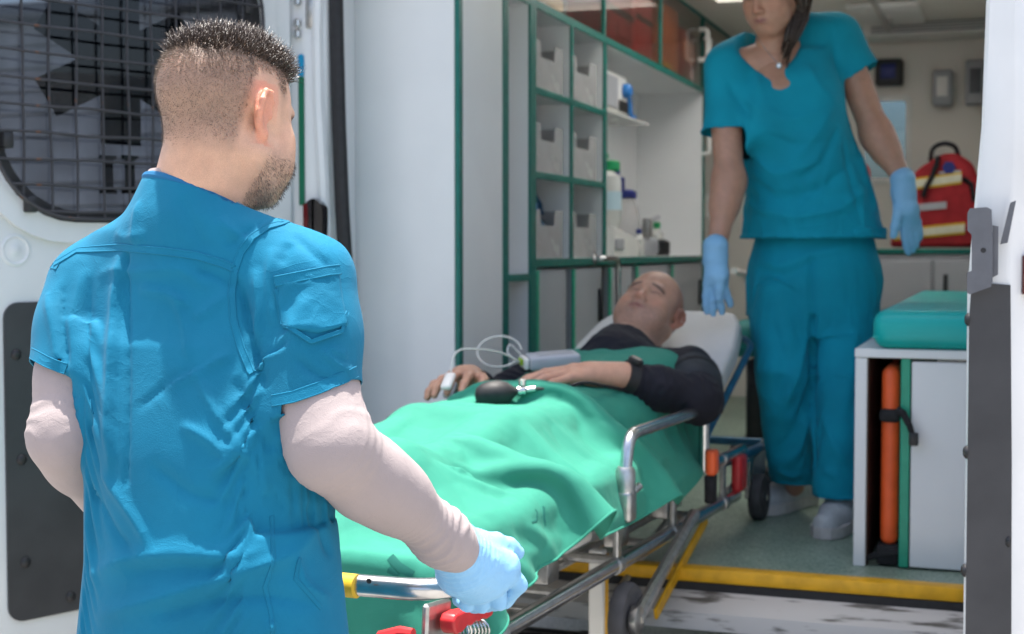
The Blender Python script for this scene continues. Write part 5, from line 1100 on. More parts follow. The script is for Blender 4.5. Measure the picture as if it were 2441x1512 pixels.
# standing leg at the near end with castor
def wheel(c, ax, r, w, par=stc, big=True):
    ax = Vector(ax).normalized(); t = MB().lathe([(r*.72, -w/2), (r*.93, -w/2), (r, -w*.25), (r, w*.25), (r*.93, w/2), (r*.72, w/2)], c, ax, 28).build('wheel', M['tyre'], par)
    MB().lathe([(r*.73, -w*.42), (r*.73, w*.42)], c, ax, 24).build('rim', M['wheelgrey'], t); MB().lathe([(r*.45, -w*.46), (r*.45, w*.46)], c, ax, 18).build('hub', M['blackpl'], t); MB().lathe([(r*.16, -w*.7), (r*.16, w*.7)], c, ax, 10).build('axle', M['steel'], t); return t
for t in (-.09, -.45):
    p = spx(1425, 1385, t) if t == -.09 else S(Sinv(spx(1425, 1385, -.09))[0], t, .8)
    q = Sinv(p); MB().rbox((-.013, -.017, .16), (.013, .017, .79), .003, 1, fr=lambda a, b, c, q=q, t=t: S(q[0]+a, t+b, c)).build('leg', M['whitepl'], stc)
    MB().rbox((-.005, .0172, .20), (.012, .0195, .78), .001, 1, fr=lambda a, b, c, q=q, t=t: S(q[0]+a+.004, t+b, c)).build('leg_stripe', M['yellow'], stc)
    MB().rbox((-.02, -.02, .12), (.02, .02, .18), .005, 1, fr=lambda a, b, c, q=q, t=t: S(q[0]+a, t+b, c)).build('castor_fork', M['alu'], stc); wheel(S(q[0]+.01, t, .075), SRt, .075, .03)
# folded loading leg with its wheel
for t, dx in ((.02, 0), (-.52, 1)):
    w = spx(1492, 1472, .02); a = spx(1516, 1478, .05); b = spx(1655, 1225, .03)
    sh_ = (-SRt*.56 if dx else Vector((0, 0, 0)))
    wheel(w+sh_, SRt, .074, .032)
    MB().tube([a+sh_, a+(b-a)*.4+sh_, b+sh_], [.016, .014, .014], 10).build('folding_leg', M['alu'], stc)
    MB().lathe([(.028, 0), (.030, .004), (.030, .016), (.022, .02)], a+sh_-SRt*.008, SRt, 16).build('axle_cap', M['alu'], stc)
    c0, c1 = spx(1562, 1466, -.02)+sh_, spx(1684, 1236, -.02)+sh_
    d = (c1-c0); MB().rbox((0, -.004, -.014), (d.length, .004, .014), .002, 1, fr=lambda x, y, z, c0=c0, d=d: c0+d.normalized()*x+SRt*y+SRt.cross(d.normalized())*z).build('yellow_strut', M['yellow'], stc)
    MB().tube([spx(1470, 1415, -.16)+sh_*.6, spx(1590, 1240, -.10)+sh_*.6], .009, 8).build('brace', M['alu'], stc)
# loading frame at the head end
for t in (-.03, -.51):
    MB().tube(arc([S(1.80, t, ZLw), S(2.02, t, ZLw+.01), S(2.10, t, .76)], .05), .014, 10).build('loading_arm', M['alu'], stc)
    MB().tube([S(1.62, t, ZU-.02), S(2.32, t, .86)], .0145, 10).build('loading_tube', M['bluetube'], stc)
    MB().rbox((2.02, t-.007, .74), (2.07, t+.007, .87), .003, 1, fr=lambda a, b, c: S(a, b, c)).build('wheel_bracket', M['alu'], stc)
    MB().rbox((2.10, t-.03, .76), (2.30, t-.015, .87), .003, 1, fr=lambda a, b, c: S(a, b, c)).build('guide_plate', M['bluetube'], stc)
    wheel(S(2.085, t+.02, FZ+.068), SRt, .067, .034); wheel(S(2.33, t-.01, FZ+.062), SRt, .061, .03)
    MB().tube(arc([S(1.86, t+.02, ZLw), S(1.86, t+.03, .86), S(1.93, t+.03, .87), S(1.96, t+.02, ZLw)], .03, 5), .006, 8).build('wire_loop', M['steel'], stc)
MB().tube([S(2.30, -.03, .865), S(2.30, -.51, .865)], .013, 10).build('head_bar', M['bluetube'], stc)
MB().rbox((1.76, -.005, .80), (1.83, .025, .90), .012, 3, fr=lambda a, b, c: S(a, b, c)).build('red_latch', M['red'], stc)
for i in range(2): p = S(2.2+.07*i, -.03, .885); MB().tube([p, p+SA*.05-Vector((0, 0, .03))+SRt*.04], .008, 8).build('lock_pin', M['steel'], stc)
# side guards
def guard(t, sg):
    b0 = Sinv(pz(1440, 1175, .94))[0]; f0 = Sinv(pz(1642, 972, 1.062))[0]; tt = t+sg*.02
    g_ = MB().tube(arc([S(b0, tt, ZU+.05), S(b0+.0, tt, .985), S(b0+.02, tt, 1.062), S(f0-.04, tt, 1.062), S(f0, tt, 1.04), S(f0, tt, ZU)], .06, 7), .0135, 12).build('side_guard', M['steel'], stc)
    MB().lathe([(.021, 0), (.021, .05), (.016, .058)], S(b0, tt, ZU+.035), (0, 0, 1), 16).build('guard_socket', M['alu'], g_)
    MB().rbox((-.022, -.018, -.022), (.022, .02, .045), .01, 3, fr=lambda a, b, c: S(b0+a, tt+b, ZU+c)).build('pivot_block', M['alu'], g_)
    MB().tube([S(b0+.02, tt+sg*.0, ZU+.032), S(b0+.055, tt+sg*.012, ZU+.045)], [.010, .009], 10).build('lock_bolt', M['steel'], g_)
    return b0, f0
GB, GF = guard(0, 1); guard(-.54, -1)
p = S(GF+.03, .03, .945); MB().rbox((-.025, -.012, -.03), (.02, .012, .032), .008, 3, fr=lambda a, b, c: S(GF+.0+a, .042+b, .93+c)).build('orange_tab', M['orange'], stc)
MB().rbox((-.02, -.012, -.07), (.02, .012, .0), .006, 2, fr=lambda a, b, c: S(GF+.005+a, .036+b, .90+c)).build('belt_buckle', M['blackcloth'], stc)
# mattress and raised backrest pad
mt = MB().rbox((.06, -.515, ZU+.002), (1.42, -.025, ZU+.055), .02, 3, fr=lambda a, b, c: S(a, b, c)).build('mattress', M['pad'], stc, ang=180)
P0 = (1.38, .955); P1 = (2.10, 1.285)
def pad_poly():
    e = []; L = math.hypot(P1[0]-P0[0], P1[1]-P0[1]); return L
Lp = pad_poly(); pdv = Vector((P1[0]-P0[0], 0, P1[1]-P0[1])).normalized(); pnv = Vector((-pdv.z, 0, pdv.x))
def padf(x, y, n): q = Vector((P0[0], 0, P0[1]))+pdv*x+pnv*n; return S(q.x, y, q.z)
ou = [(0, -.50), (0, -.04), (.10, -.035), (Lp*.72, -.035), (Lp*.90, -.055), (Lp*.985, -.085), (Lp, -.13), (Lp, -.41), (Lp*.985, -.455), (Lp*.90, -.485), (Lp*.72, -.505), (.10, -.505)]
pad = MB().prism(ou, -.075, -.012, lambda a, b, d: padf(a, b, d)).build('backrest_pad', M['pad'], stc, ang=60); b = pad.modifiers.new('b', 'BEVEL'); b.width = .016; b.segments = 4
MB().tube(arc([padf(0, -.03, -.085), padf(Lp*.93, -.03, -.085), padf(Lp*.99, -.12, -.085), padf(Lp*.99, -.42, -.085), padf(Lp*.93, -.51, -.085), padf(0, -.51, -.085)], .05), .010, 8).build('backrest_frame', M['bluetube'], stc)
MB().tube([padf(Lp*.55, -.27, -.10), S(1.62, -.27, ZLw+.03)], .011, 8).build('gas_strut', M['blackpl'], stc)

# ================================================================ patient
pat = thing('person', S(1.1, -.27, .96), 'bald man in black long sleeved top lying on the stretcher under a green sheet', 'person')
SKIN_P = (.50, .275, .185)
tc_ = -.27
NK = S(1.69, tc_, 1.190); pc, pR = head_frame(pd(1550, 744, 3.93), RT*-.24+UPV*.64-FW*.70, RT*.46+UPV*.48+FW*.72)
qV, qQ, qP = make_head(pc, pR, .0034, .98, True, neck=(A3(NK-(NK-S(1.845, tc_, 1.27))*-.12), .070), fullness=1.12)
C = face_tint(qP, SKIN_P, (.34, .13, .11), (.035, .022, .018), True, stub=.55, stubc=(.13, .09, .075))
x, y, z = qP.T; bald = sstep(z, -.03, .01)*(1-sstep(y, .02, .045))*(1-sstep(z, .070, .095)); C = mixc(C, .45*bald*(.8+.6*(vnoise(qP*700, 3)-.5)), (.05, .035, .03))
# arms: near one crosses the belly, far one lies along the side
aN = [S(1.66, -.085, 1.140), S(1.40, .015, 1.085), S(1.255, -.125, 1.150)]; aF = [S(1.66, -.455, 1.112), S(1.38, -.565, 1.055), S(1.20, -.505, 1.135)]
bv = Vol(A3(S(.9, -.9, .9))-(.05, .15, 0), A3(S(1.95, .2, 1.5)), .009)
bv.chain([S(1.10, tc_, 1.00), S(1.40, tc_, 1.03), S(1.60, tc_, 1.11)], [.06, .06, .06], .05); bv.chain([S(1.62, -.14, 1.11), S(1.62, -.40, 1.10)], [.05, .05], .06); bv.chain([S(1.60, tc_, 1.12), NK, NK+(NK-S(1.56, tc_, 1.12))*.4], [.055, .058, .052], .04)
for A_ in (aN, aF): bv.chain(A_, [.035, .032, .026], .03)
bV2, bQ2 = bv.mesh(1)
def hand(W, tips, r=.0105, lo=None, h=.003, palm=None, thumb=None, k=.006):
    """open hand from wrist point: tips is a list of finger chains"""
    pts = [p for ch in tips+([thumb] if thumb else []) for p in ch]+[W]; P = np.array([tuple(p) for p in pts]); v = Vol(P.min(0)-.04, P.max(0)+.04, h)
    for ch in tips: v.cone(W, ch[0], .024, .0135, .016)
    if palm: v.chain(palm, [.026]*len(palm), .02)
    for ch in tips: v.chain(ch, [r*1.12, r, r*.95, r*.85][:len(ch)], k)
    if thumb: v.chain([W]+thumb, [.020]+[r*1.25, r*1.1, r*.95][:len(thumb)], .01)
    return v.mesh(1)
def hp2(u, v, z): return pz(u, v, z)
W1 = aN[2]; fz = 1.15
hA = [[S(1.205, -.235+.0, 1.168), S(1.165, -.29, 1.160), S(1.142, -.325, 1.146), S(1.132, -.345, 1.134)], [S(1.185, -.232, 1.166), S(1.137, -.285, 1.156), S(1.112, -.318, 1.142), S(1.100, -.338, 1.130)], [S(1.165, -.225, 1.160), S(1.118, -.270, 1.150), S(1.095, -.298, 1.136), S(1.085, -.316, 1.124)], [S(1.150, -.212, 1.152), S(1.108, -.245, 1.142), S(1.088, -.268, 1.130), S(1.080, -.282, 1.120)]]
h1 = hand(W1, hA, .0100, palm=[W1, S(1.20, -.19, 1.158)], thumb=[S(1.225, -.20, 1.165), S(1.225, -.25, 1.160), S(1.215, -.285, 1.152)])
W2 = aF[2]
hB = [[S(1.13, -.47+.0, 1.150), S(1.085, -.455, 1.150), S(1.055, -.450, 1.135), S(1.040, -.448, 1.120)], [S(1.125, -.495, 1.152), S(1.075, -.487, 1.150), S(1.045, -.484, 1.132), S(1.032, -.482, 1.116)], [S(1.125, -.518, 1.146), S(1.075, -.518, 1.142), S(1.048, -.518, 1.124), S(1.036, -.518, 1.108)], [S(1.13, -.538, 1.135), S(1.088, -.545, 1.128), S(1.065, -.547, 1.112), S(1.056, -.547, 1.100)]]
h2 = hand(W2, hB, .0100, palm=[W2, S(1.15, -.50, 1.142)], thumb=[S(1.15, -.45, 1.142), S(1.11, -.425, 1.14), S(1.085, -.42, 1.13)])
V, Q = join_vq((qV, qQ), (bV2, bQ2), h1, h2); pb_ = mesh_obj('body', V, Q, M['skin'], pat, True, 180, False)
Ch = np.tile(np.array(SKIN_P), (len(h1[0])+len(h2[0]), 1))*(1+.12*(vnoise(np.concatenate([h1[0], h2[0]])*60, 8)-.5))[:, None]
set_tint(pb_, np.concatenate([C, np.tile(np.array(SKIN_P), (len(bV2), 1)), Ch]))
# black top
kv = Vol(A3(S(.95, -.8, .9))-(.05, .12, 0), A3(S(1.9, .15, 1.45)), .0062)
kv.chain([S(1.05, tc_, 1.01), S(1.38, tc_, 1.045), S(1.60, tc_, 1.105)], [.090, .096, .098], .06); kv.chain([S(1.20, -.17, 1.02), S(1.60, -.14, 1.105)], [.085, .085], .06); kv.chain([S(1.20, -.37, 1.02), S(1.60, -.40, 1.095)], [.085, .080], .06)
kv.cone(S(1.60, tc_, 1.15), NK+(NK-S(1.60, tc_, 1.17))*.30, .09, .076, .05); nd = (NK-S(1.56, tc_, 1.15)).normalized(); kv.cut(NK-nd*.022, nd)
for A_ in (aN, aF): d = (A_[2]-A_[1]).normalized(); kv.chain([A_[0], A_[0]+(A_[1]-A_[0])*.5, A_[1], A_[1]+(A_[2]-A_[1])*.5, A_[2]-d*.012], [.060, .054, .049, .044, .035], .03)
kV, kQ = kv.mesh(2); N = vnormals(kV, kQ); kV += N*(folds(kV, 71, 11)*.010+folds(kV, 72, 26)*.003)[:, None]
for A_ in (aN, aF): kV = arm_rings(kV, kQ, A_[0], A_[1], .45, 1.15, .004, .034, 15); kV = arm_rings(kV, kQ, A_[1], A_[2], .2, .95, .003, .026, 16)
cloth_obj('black_top', kV, kQ, M['blackshirt'], pat)
cuffd = (aN[1]-aN[0]); cf = tag(thing('blood_pressure_cuff', aN[0]+cuffd*.5, 'dark blood pressure cuff wrapped round the lying man\'s upper arm', 'cuff'))
c0 = aN[0]+cuffd*.30; c1 = aN[0]+cuffd*.80
MB().tube([c0, c0+(c1-c0)*.08, c0+(c1-c0)*.5, c0+(c1-c0)*.92, c1], [.060, .069, .068, .066, .058], 24).build('cuff_band', mat('cuff_nylon', (.02, .026, .034), .7, var=.2, vscale=30, bump=.0005, bscale=200), cf)
MB().tube([c0+(c1-c0)*.3, c0+(c1-c0)*.45], [.070, .0695], 24).build('cuff_edge', M['blackcloth'], cf)
# wrist watch
wa = thing('wrist_watch', W1, 'black wrist watch on the lying man\'s wrist', 'watch'); wd_ = (aN[2]-aN[1]).normalized(); wc = aN[2]-wd_*.012
MB().tube([wc-wd_*.013, wc+wd_*.013], [.0405, .0405], 20).build('watch_strap', M['blackpl'], wa); wn = Vector((-.05, -.35, .93)); wn = (wn-wd_*wn.dot(wd_)).normalized()
MB().lathe([(.017, .038), (.019, .042), (.019, .048), (.015, .051)], wc, wn, 16).build('watch_case', M['blackpl'], wa); MB().lathe([(.014, .0512), (.014, .0518)], wc, wn, 16).build('watch_face', M['steel'], wa)

# ================================================================ green sheet: a small cloth simulation over body, mattress and rails
def T(p): return np.array(p, float)
cv = Vol((-.20, -.95, .55), (1.75, .35, 1.45), .0135)
L3 = lambda *a: np.array(a, np.float32)
cv.op((.02, -.53, .80), (1.45, -.01, .96), lambda P: np.maximum(np.maximum(np.abs(P[..., 0]-.735)-.69, np.abs(P[..., 1]+.27)-.255), np.abs(P[..., 2]-.88)-.08), .02)
for t in (0, -.54): cv.cone(L3(.2, t, ZU), L3(1.7, t, ZU), .018, .018, .01)
cv.cone(L3(.22, -.045, .955), L3(.98, -.045, .955), .042, .046, .03)
for t in (-.20, -.38):
    cv.chain([L3(1.12, t*1.0, 1.02), L3(.70, t, 1.05), L3(.33, t, 1.015)], [.085, .066, .05], .03); cv.chain([L3(.34, t, 1.0), L3(.25, t, 1.04)], [.055, .075], .09)
cv.chain([L3(1.05, tc_, 1.01), L3(1.38, tc_, 1.045), L3(1.62, tc_, 1.112)], [.096, .102, .104], .06)
cv.chain([L3(1.2, -.17, 1.02), L3(1.6, -.14, 1.105)], [.091, .091], .06); cv.chain([L3(1.2, -.37, 1.02), L3(1.6, -.40, 1.095)], [.091, .086], .06)
G = np.stack(np.gradient(cv.F, cv.h), -1)
def samp(P, ARR):
    q = (P-cv.lo)/cv.h; q = np.clip(q, 0, np.array(cv.n)-1.001); i = q.astype(int); f = q-i; r = 0
    for dx in (0, 1):
        for dy in (0, 1):
            for dz in (0, 1):
                w = (f[:, 0] if dx else 1-f[:, 0])*(f[:, 1] if dy else 1-f[:, 1])*(f[:, 2] if dz else 1-f[:, 2]); a = ARR[i[:, 0]+dx, i[:, 1]+dy, i[:, 2]+dz]; r = r+(w[:, None]*a if a.ndim > 1 else w*a)
    return r
ds = .0125; ns, ntt = 178, 78
ss = -.64+ds*np.arange(ns); tt_ = -.80+ds*np.arange(ntt); gs, gt = np.meshgrid(ss, tt_, indexing='ij')
rs = np.random.default_rng(8)
X = np.stack([.24+gs*.80, -.27+(gt+.27)*.76, 1.24+0*gs], -1)
ex = np.maximum(-.035-X[..., 0], 0); X[..., 0] = np.maximum(X[..., 0], -.035)-.03*np.minimum(ex, .3); X[..., 2] -= ex*1.15
X[..., 2] += (vnoise(np.stack([gs.ravel()*4.5, gt.ravel()*6, 0*gs.ravel()], 1), 5).reshape(gs.shape)-.5)*.16+(vnoise(np.stack([gs.ravel()*11, gt.ravel()*13, 0*gs.ravel()], 1), 6).reshape(gs.shape)-.5)*.05
PX = X.copy(); rest_s, rest_t = ds, ds; rd = math.hypot(rest_s, rest_t)
def con(A, B, L, k):
    d = B-A; n = np.linalg.norm(d, axis=-1, keepdims=True); c = d*((n-L)/np.maximum(n, 1e-9)*.5*k); A += c; B -= c
def solve(X):
    for p in (0, 1):
        con(X[p:-1:2], X[p+1::2][:X[p:-1:2].shape[0]], rest_s, 1); con(X[:, p:-1:2], X[:, p+1::2][:, :X[:, p:-1:2].shape[1]], rest_t, 1)
    for p in (0, 1):
        a, b = X[p:-1:2, :-1], X[p+1::2, 1:]; b = b[:a.shape[0]]; con(a, b, rd, .35); a, b = X[p:-1:2, 1:], X[p+1::2, :-1]; b = b[:a.shape[0]]; con(a, b, rd, .35)
    for p in (0, 1, 2, 3):
        a = X[p:-4:4]; b = X[p+4::4][:a.shape[0]]; d = b-a; n = np.linalg.norm(d, axis=-1, keepdims=True); c = d*((np.minimum(n, 9)-4*rest_s)/np.maximum(n, 1e-9)*.5*.14); a += c; b -= c
        a = X[:, p:-4:4]; b = X[:, p+4::4][:, :a.shape[1]]; d = b-a; n = np.linalg.norm(d, axis=-1, keepdims=True); c = d*((n-4*rest_t)/np.maximum(n, 1e-9)*.5*.14); a += c; b -= c
for it in range(200):
    vel = (X-PX)*(.93 if it < 110 else .86); PX = X.copy(); X = X+vel; X[..., 2] -= .00034
    for _ in range(8): solve(X)
    P = X.reshape(-1, 3); d = samp(P, cv.F); hit = d < .008
    if hit.any():
        g_ = samp(P[hit], G); g_ /= np.maximum(np.linalg.norm(g_, axis=1), 1e-6)[:, None]; P[hit] += g_*(.008-d[hit])[:, None]
        o_ = PX.reshape(-1, 3); o_[hit] = o_[hit]*.10+P[hit]*.90
        X = P.reshape(X.shape)
    X[..., 0] = np.maximum(X[..., 0], bs-.012)
W_ = np.array(SO)+X[..., :1]*np.array(SA)+X[..., 1:2]*np.array(SRt)+X[..., 2:]*np.array((0, 0, 1)); 
shV = W_.reshape(-1, 3); shQ = np.array([(i*ntt+j, (i+1)*ntt+j, (i+1)*ntt+j+1, i*ntt+j+1) for i in range(ns-1) for j in range(ntt-1)])
def refine(Xg):
    a = np.empty((Xg.shape[0]*2-1,)+Xg.shape[1:]); a[::2] = Xg; a[1::2] = (Xg[1:]+Xg[:-1])/2; b = np.empty((a.shape[0], a.shape[1]*2-1, 3)); b[:, ::2] = a; b[:, 1::2] = (a[:, 1:]+a[:, :-1])/2; return b
W2_ = refine(W_); n1, n2 = W2_.shape[:2]; shV = W2_.reshape(-1, 3)
shQ = np.array([(i*n2+j, (i+1)*n2+j, (i+1)*n2+j+1, i*n2+j+1) for i in range(n1-1) for j in range(n2-1) if -.64+i*ds/2 > -.32-.32*min(1, max(0, (-.20-(-.80+j*ds/2))/.22))])
shV = lap(lap(shV, shQ, .5), shQ, .5)
SSTR = [([(1080, 960), (1150, 968), (1230, 985)], .008, .006), ([(1100, 985), (1180, 1000), (1250, 1012)], .008, -.005), ([(1130, 1008), (1180, 1030), (1220, 1052)], .007, .006), ([(1250, 1000), (1300, 1030), (1330, 1062)], .008, .007), ([(1150, 1060), (1200, 1075), (1250, 1080)], .008, .006), ([(900, 985), (960, 990), (1010, 1012)], .008, .006), ([(1010, 1040), (1080, 1060), (1150, 1095)], .008, -.006), ([(1280, 960), (1330, 985), (1400, 1000)], .008, .006), ([(1220, 1180), (1290, 1175), (1350, 1150)], .009, -.006), ([(1100, 1215), (1160, 1240), (1240, 1250)], .009, .007), ([(1300, 1240), (1350, 1215), (1400, 1160)], .010, .008), ([(1460, 1130), (1500, 1150), (1530, 1180)], .009, .008), ([(1510, 1040), (1560, 1060), (1600, 1060)], .009, -.007), ([(860, 1330), (900, 1350), (960, 1400)], .009, .007),
 ([(890, 1020), (960, 1080), (1060, 1140), (1200, 1155), (1300, 1122), (1420, 1110)], .030, -.046), ([(900, 965), (1050, 1030), (1180, 1080), (1330, 1050)], .026, .014), ([(900, 1000), (1000, 1080), (1110, 1140)], .018, .012), ([(1030, 1190), (1180, 1165), (1300, 1138), (1420, 1125)], .022, .016),
 ([(1330, 930), (1420, 1010), (1470, 1110)], .014, .012), ([(1250, 960), (1330, 1040), (1340, 1110)], .014, -.010), ([(1200, 980), (1280, 1060), (1300, 1120)], .013, .010), ([(1100, 980), (1220, 1000), (1330, 990)], .010, .006), ([(1020, 1000), (1120, 1030), (1240, 1030)], .009, -.005),
 ([(1400, 1000), (1470, 1080), (1530, 1160)], .014, -.012), ([(1480, 1010), (1540, 1090), (1560, 1190)], .013, .012), ([(1540, 1010), (1590, 1080), (1600, 1170)], .012, -.010), ([(1440, 1180), (1500, 1190), (1560, 1200)], .012, .010),
 ([(1120, 1260), (1250, 1270), (1380, 1230)], .014, -.008), ([(1080, 1200), (1200, 1230), (1360, 1180)], .016, .008), ([(850, 1250), (900, 1300), (1000, 1340)], .014, .010), ([(830, 1300), (880, 1400), (900, 1500)], .014, -.010), ([(930, 1420), (960, 1470), (980, 1500)], .014, .012)]
shV = apply_strokes(shV, shQ, [(a, b, c*1.25) for a, b, c in SSTR]); N = vnormals(shV, shQ); shV = shV+N*(folds(shV, 131, 9)*.005+folds(shV, 140, 17)*.0022)[:, None]
sheet = mesh_obj('sheet', shV, shQ, M['sheet'], None, True, 180, False); tag(sheet, 'crumpled green sheet covering the lying man\'s legs and belly', 'sheet')
md = sheet.modifiers.new('sub', 'SUBSURF'); md.levels = 1; md.render_levels = 1
md = sheet.modifiers.new('thick', 'SOLIDIFY'); md.thickness = .0018; md.offset = 1

used = np.unique(shQ); keepv = np.zeros(len(shV), bool); keepv[used] = True
i0 = next(i for i in range(n1) if keepv[i*n2+n2-1])
MB().tube([Vector(shV[i*n2+n2-1]) for i in range(i0+1, n1, 2)], .0026, 6).build('hem', M['sheet'], sheet, ang=180)
# ================================================================ woman standing inside the ambulance
wom = thing('person', (-.50, 4.15, FZ), 'woman in teal scrubs and blue gloves standing in the ambulance looking down', 'person')
SKIN_W = (.44, .24, .165)
D0 = 4.10
def dd(u, v, d=D0): return pd(u, v, d)
nk = dd(1838, 150, 4.06)
wc_, wR = head_frame(dd(1838, -22, 3.99), (-.34, -.86, -.42), (-.10, -.25, .95))
oV, oQ, oP = make_head(wc_, wR, .0040, .93, False, neck=(A3(nk), .052), fullness=.97)
C = face_tint(oP, SKIN_W, (.30, .11, .11), (.03, .018, .014), False)
ww = sstep(oP[:, 2], .055, .075)*(1-sstep(oP[:, 1], .06, .08)); C = mixc(C, .9*ww, (.02, .013, .010))
wsh = [dd(1726, 158, 4.06), dd(1738, 432, 4.01), dd(1708, 588, 3.97)]; wsl = [dd(2000, 95, 4.10), dd(2090, 322, 4.07), dd(2152, 428, 4.02)]
P4 = lambda u, v, d=D0: tuple(dd(u, v, d))
def sec(v, ul, ur, b, d=D0):
    c = dd((ul+ur)/2, v, d); return (c.z, c.x, c.y, (ur-ul)/2*d/F*.985, b)
bv = Vol(A3(dd(1900, 1300, 4.2))-(.42, .45, .12), A3(dd(1900, -20, 4.1))+(.45, .4, 0), .011)
bv.loft([sec(620, 1860, 2020, .07, 4.18), sec(450, 1840, 2000, .07, 4.15), sec(260, 1830, 1970, .075, 4.12), sec(140, 1820, 1940, .06, 4.11)], .04)
bv.chain([dd(1850, 240, 4.08), dd(1845, 150, 4.07), nk], [.09, .058, .05], .04)
wsec = [dd(1838, 640, 4.14), dd(1872, 900, 4.10), dd(1895, 1160, 4.21)], [dd(2030, 640, 4.16), dd(2003, 900, 4.06), dd(1992, 1220, 3.94)]
for L_ in wsec: bv.chain(L_, [.040, .035, .030], .03)
for A_ in (wsh, wsl): bv.chain([dd(1865, 150, 4.08)]+A_, [.06, .046, .037, .025], .03)
bV3, bQ3 = bv.mesh(1)
av = Vol(A3(dd(1900, 620, 4.0))-(.5, .35, 0.05), A3(dd(1900, 60, 4.0))+(.5, .35, .08), .0065)
av.chain(wsh, [.047, .041, .028], .03); av.chain([wsh[1], wsh[1]+(wsh[2]-wsh[1])*.35], [.041, .041], .03); av.chain(wsl, [.047, .040, .027], .03); av.chain([wsl[1], wsl[1]+(wsl[2]-wsl[1])*.35], [.040, .039], .03); av.chain([dd(1855, 215, 4.06), nk], [.10, .055], .05)
av.chain([dd(1740, 170, 4.09), dd(1980, 130, 4.11)], [.05, .05], .05)
aV3, aQ3 = av.mesh(2)
V, Q = join_vq((oV, oQ), (bV3, bQ3), (aV3, aQ3)); wb = mesh_obj('body', V, Q, M['skin'], wom, True, 180, False)
set_tint(wb, np.concatenate([C, np.tile(np.array(SKIN_W), (len(bV3)+len(aV3), 1))*(1+.10*(vnoise(np.concatenate([bV3, aV3])*25, 8)-.5))[:, None]]))
# long dark hair: cap over the skull and a lock falling in front of her left shoulder
hv = Vol(wc_-.19, wc_+.19, .0055)
HL3 = lambda x, y, z: wc_+wR@np.array((x*.93, y*.93, z*.93), dtype=np.float32)
hv.ell(HL3(0, -.030, .045), np.array((.086, .100, .086))*.93, wR, .02); hv.ell(HL3(0, .075, -.03), np.array((.066, .075, .092))*.93, wR, .015, True)
for q in (1, -1): hv.chain([HL3(q*.075, -.01, .06), HL3(q*.083, -.015, .0), HL3(q*.078, -.02, -.08)], [.022, .022, .02], .02)
hv.chain([HL3(0, -.09, .03), HL3(0, -.105, -.09)], [.06, .045], .03)
hV3, hQ3 = hv.mesh(2); N = vnormals(hV3, hQ3); hV3 += N*((vnoise(hV3*np.array((160, 160, 18)), 3)-.5)*.005)[:, None]
hair = mesh_obj('hair', hV3, hQ3, M['hair'], wom, True, 180, False)
lk = [(1893, -60, 4.0), (1903, 0, 3.985), (1899, 50, 3.975), (1886, 90, 3.975), (1874, 125, 3.98)]
g2 = np.random.default_rng(12); st = MB()
for i in range(70):
    o = g2.normal(size=3)*np.array((.016, .012, 0)); k = 1-.0*i; pts = [dd(u, v, d)+Vector(o*(1-.16*j)) for j, (u, v, d) in enumerate(lk)]; pts[-1] += Vector((g2.normal()*.004, 0, g2.normal()*.02)); st.tube(pts, [.0045, .0045, .004, .003, .0008], 5)
lo_ = st.build('hair_lock', M['hair'], wom, ang=180); lo_['kind'] = 'stuff'
# scrub top
kv = Vol(A3(dd(1900, 620, 4.1))-(.40, .32, .02), A3(dd(1900, 20, 4.1))+(.40, .32, .05), .0062)
kv.loft([sec(562, 1772, 2112, .150, 4.15), sec(500, 1766, 2108, .148, 4.14), sec(400, 1778, 2078, .135, 4.12), sec(320, 1772, 2044, .132, 4.10), sec(250, 1768, 2024, .130, 4.09), sec(180, 1762, 2004, .108, 4.09), sec(125, 1790, 1985, .075, 4.09)], .04, 2.2)
kv.chain([dd(1748, 158, 4.08), dd(1800, 108, 4.09)], [.058, .046], .05); kv.chain([dd(1985, 88, 4.11), dd(1930, 75, 4.10)], [.068, .055], .05); kv.chain([dd(1765, 150, 4.09), dd(1975, 110, 4.11)], [.062, .062], .05)
kv.chain([dd(1815, 260, 4.02), dd(1930, 250, 4.03)], [.075, .075], .06)
hr, hl_ = dd(1724, 300, 4.035), dd(2056, 176, 4.085)
for a_, h_, r0, r1 in ((wsh[0], hr, .055, .062), (wsl[0], hl_, .058, .054)):
    d = (h_-a_).normalized(); kv.chain([a_, h_+d*.03], [r0, r1], .045)
    w = kv.win(A3(h_)-.11, A3(h_)+.11); sl_, P_ = w; dn = (P_-A3(h_))@A3(d); rad = np.linalg.norm(P_-A3(h_)-dn[..., None]*A3(d), axis=-1); f = kv.F[sl_]
    ctr = A3(dd(1900, 300, 4.09)); hx = (P_[..., 0]-ctr[0])*(1 if h_ is hl_ else -1)
    kv.F[sl_] = np.where((rad < .085) & (hx > .125), np.maximum(f, dn), f)
kv.cut(dd(1900, 556, 4.1), (0, 0, -1))
# neckline: round scoop with a notch
cn = dd(1838, 112, 3.96); kv.ell(dd(1832, 92, 3.98), (.092, .12, .082), None, .008, True); kv.cone(dd(1862, 150, 3.96), dd(1862, 158, 3.96), .022, .008, .01, True); kv.cone(nk, nk+Vector((0, 0, .12)), .066, .072, .01, True)
kV, kQ = kv.mesh(2); kQ = open_cap(kV, kQ, dd(1900, 556, 4.1), (0, 0, 1), .4, .008)
for a_, h_ in ((wsh[0], hr), (wsl[0], hl_)): kQ = open_cap(kV, kQ, h_, h_-a_, .085, .008)
kV, kQ = compact(kV, kQ); kV = settle(kV, kQ, kv, .012, .05, .03, 50, 91, keep=np.maximum(sstep(kV[:, 2], dd(1900, 230, 4.1).z, dd(1900, 130, 4.1).z)*.75, sstep(-kV[:, 2], -dd(1900, 530, 4.1).z, -dd(1900, 548, 4.1).z)*.6), maxout=.016)
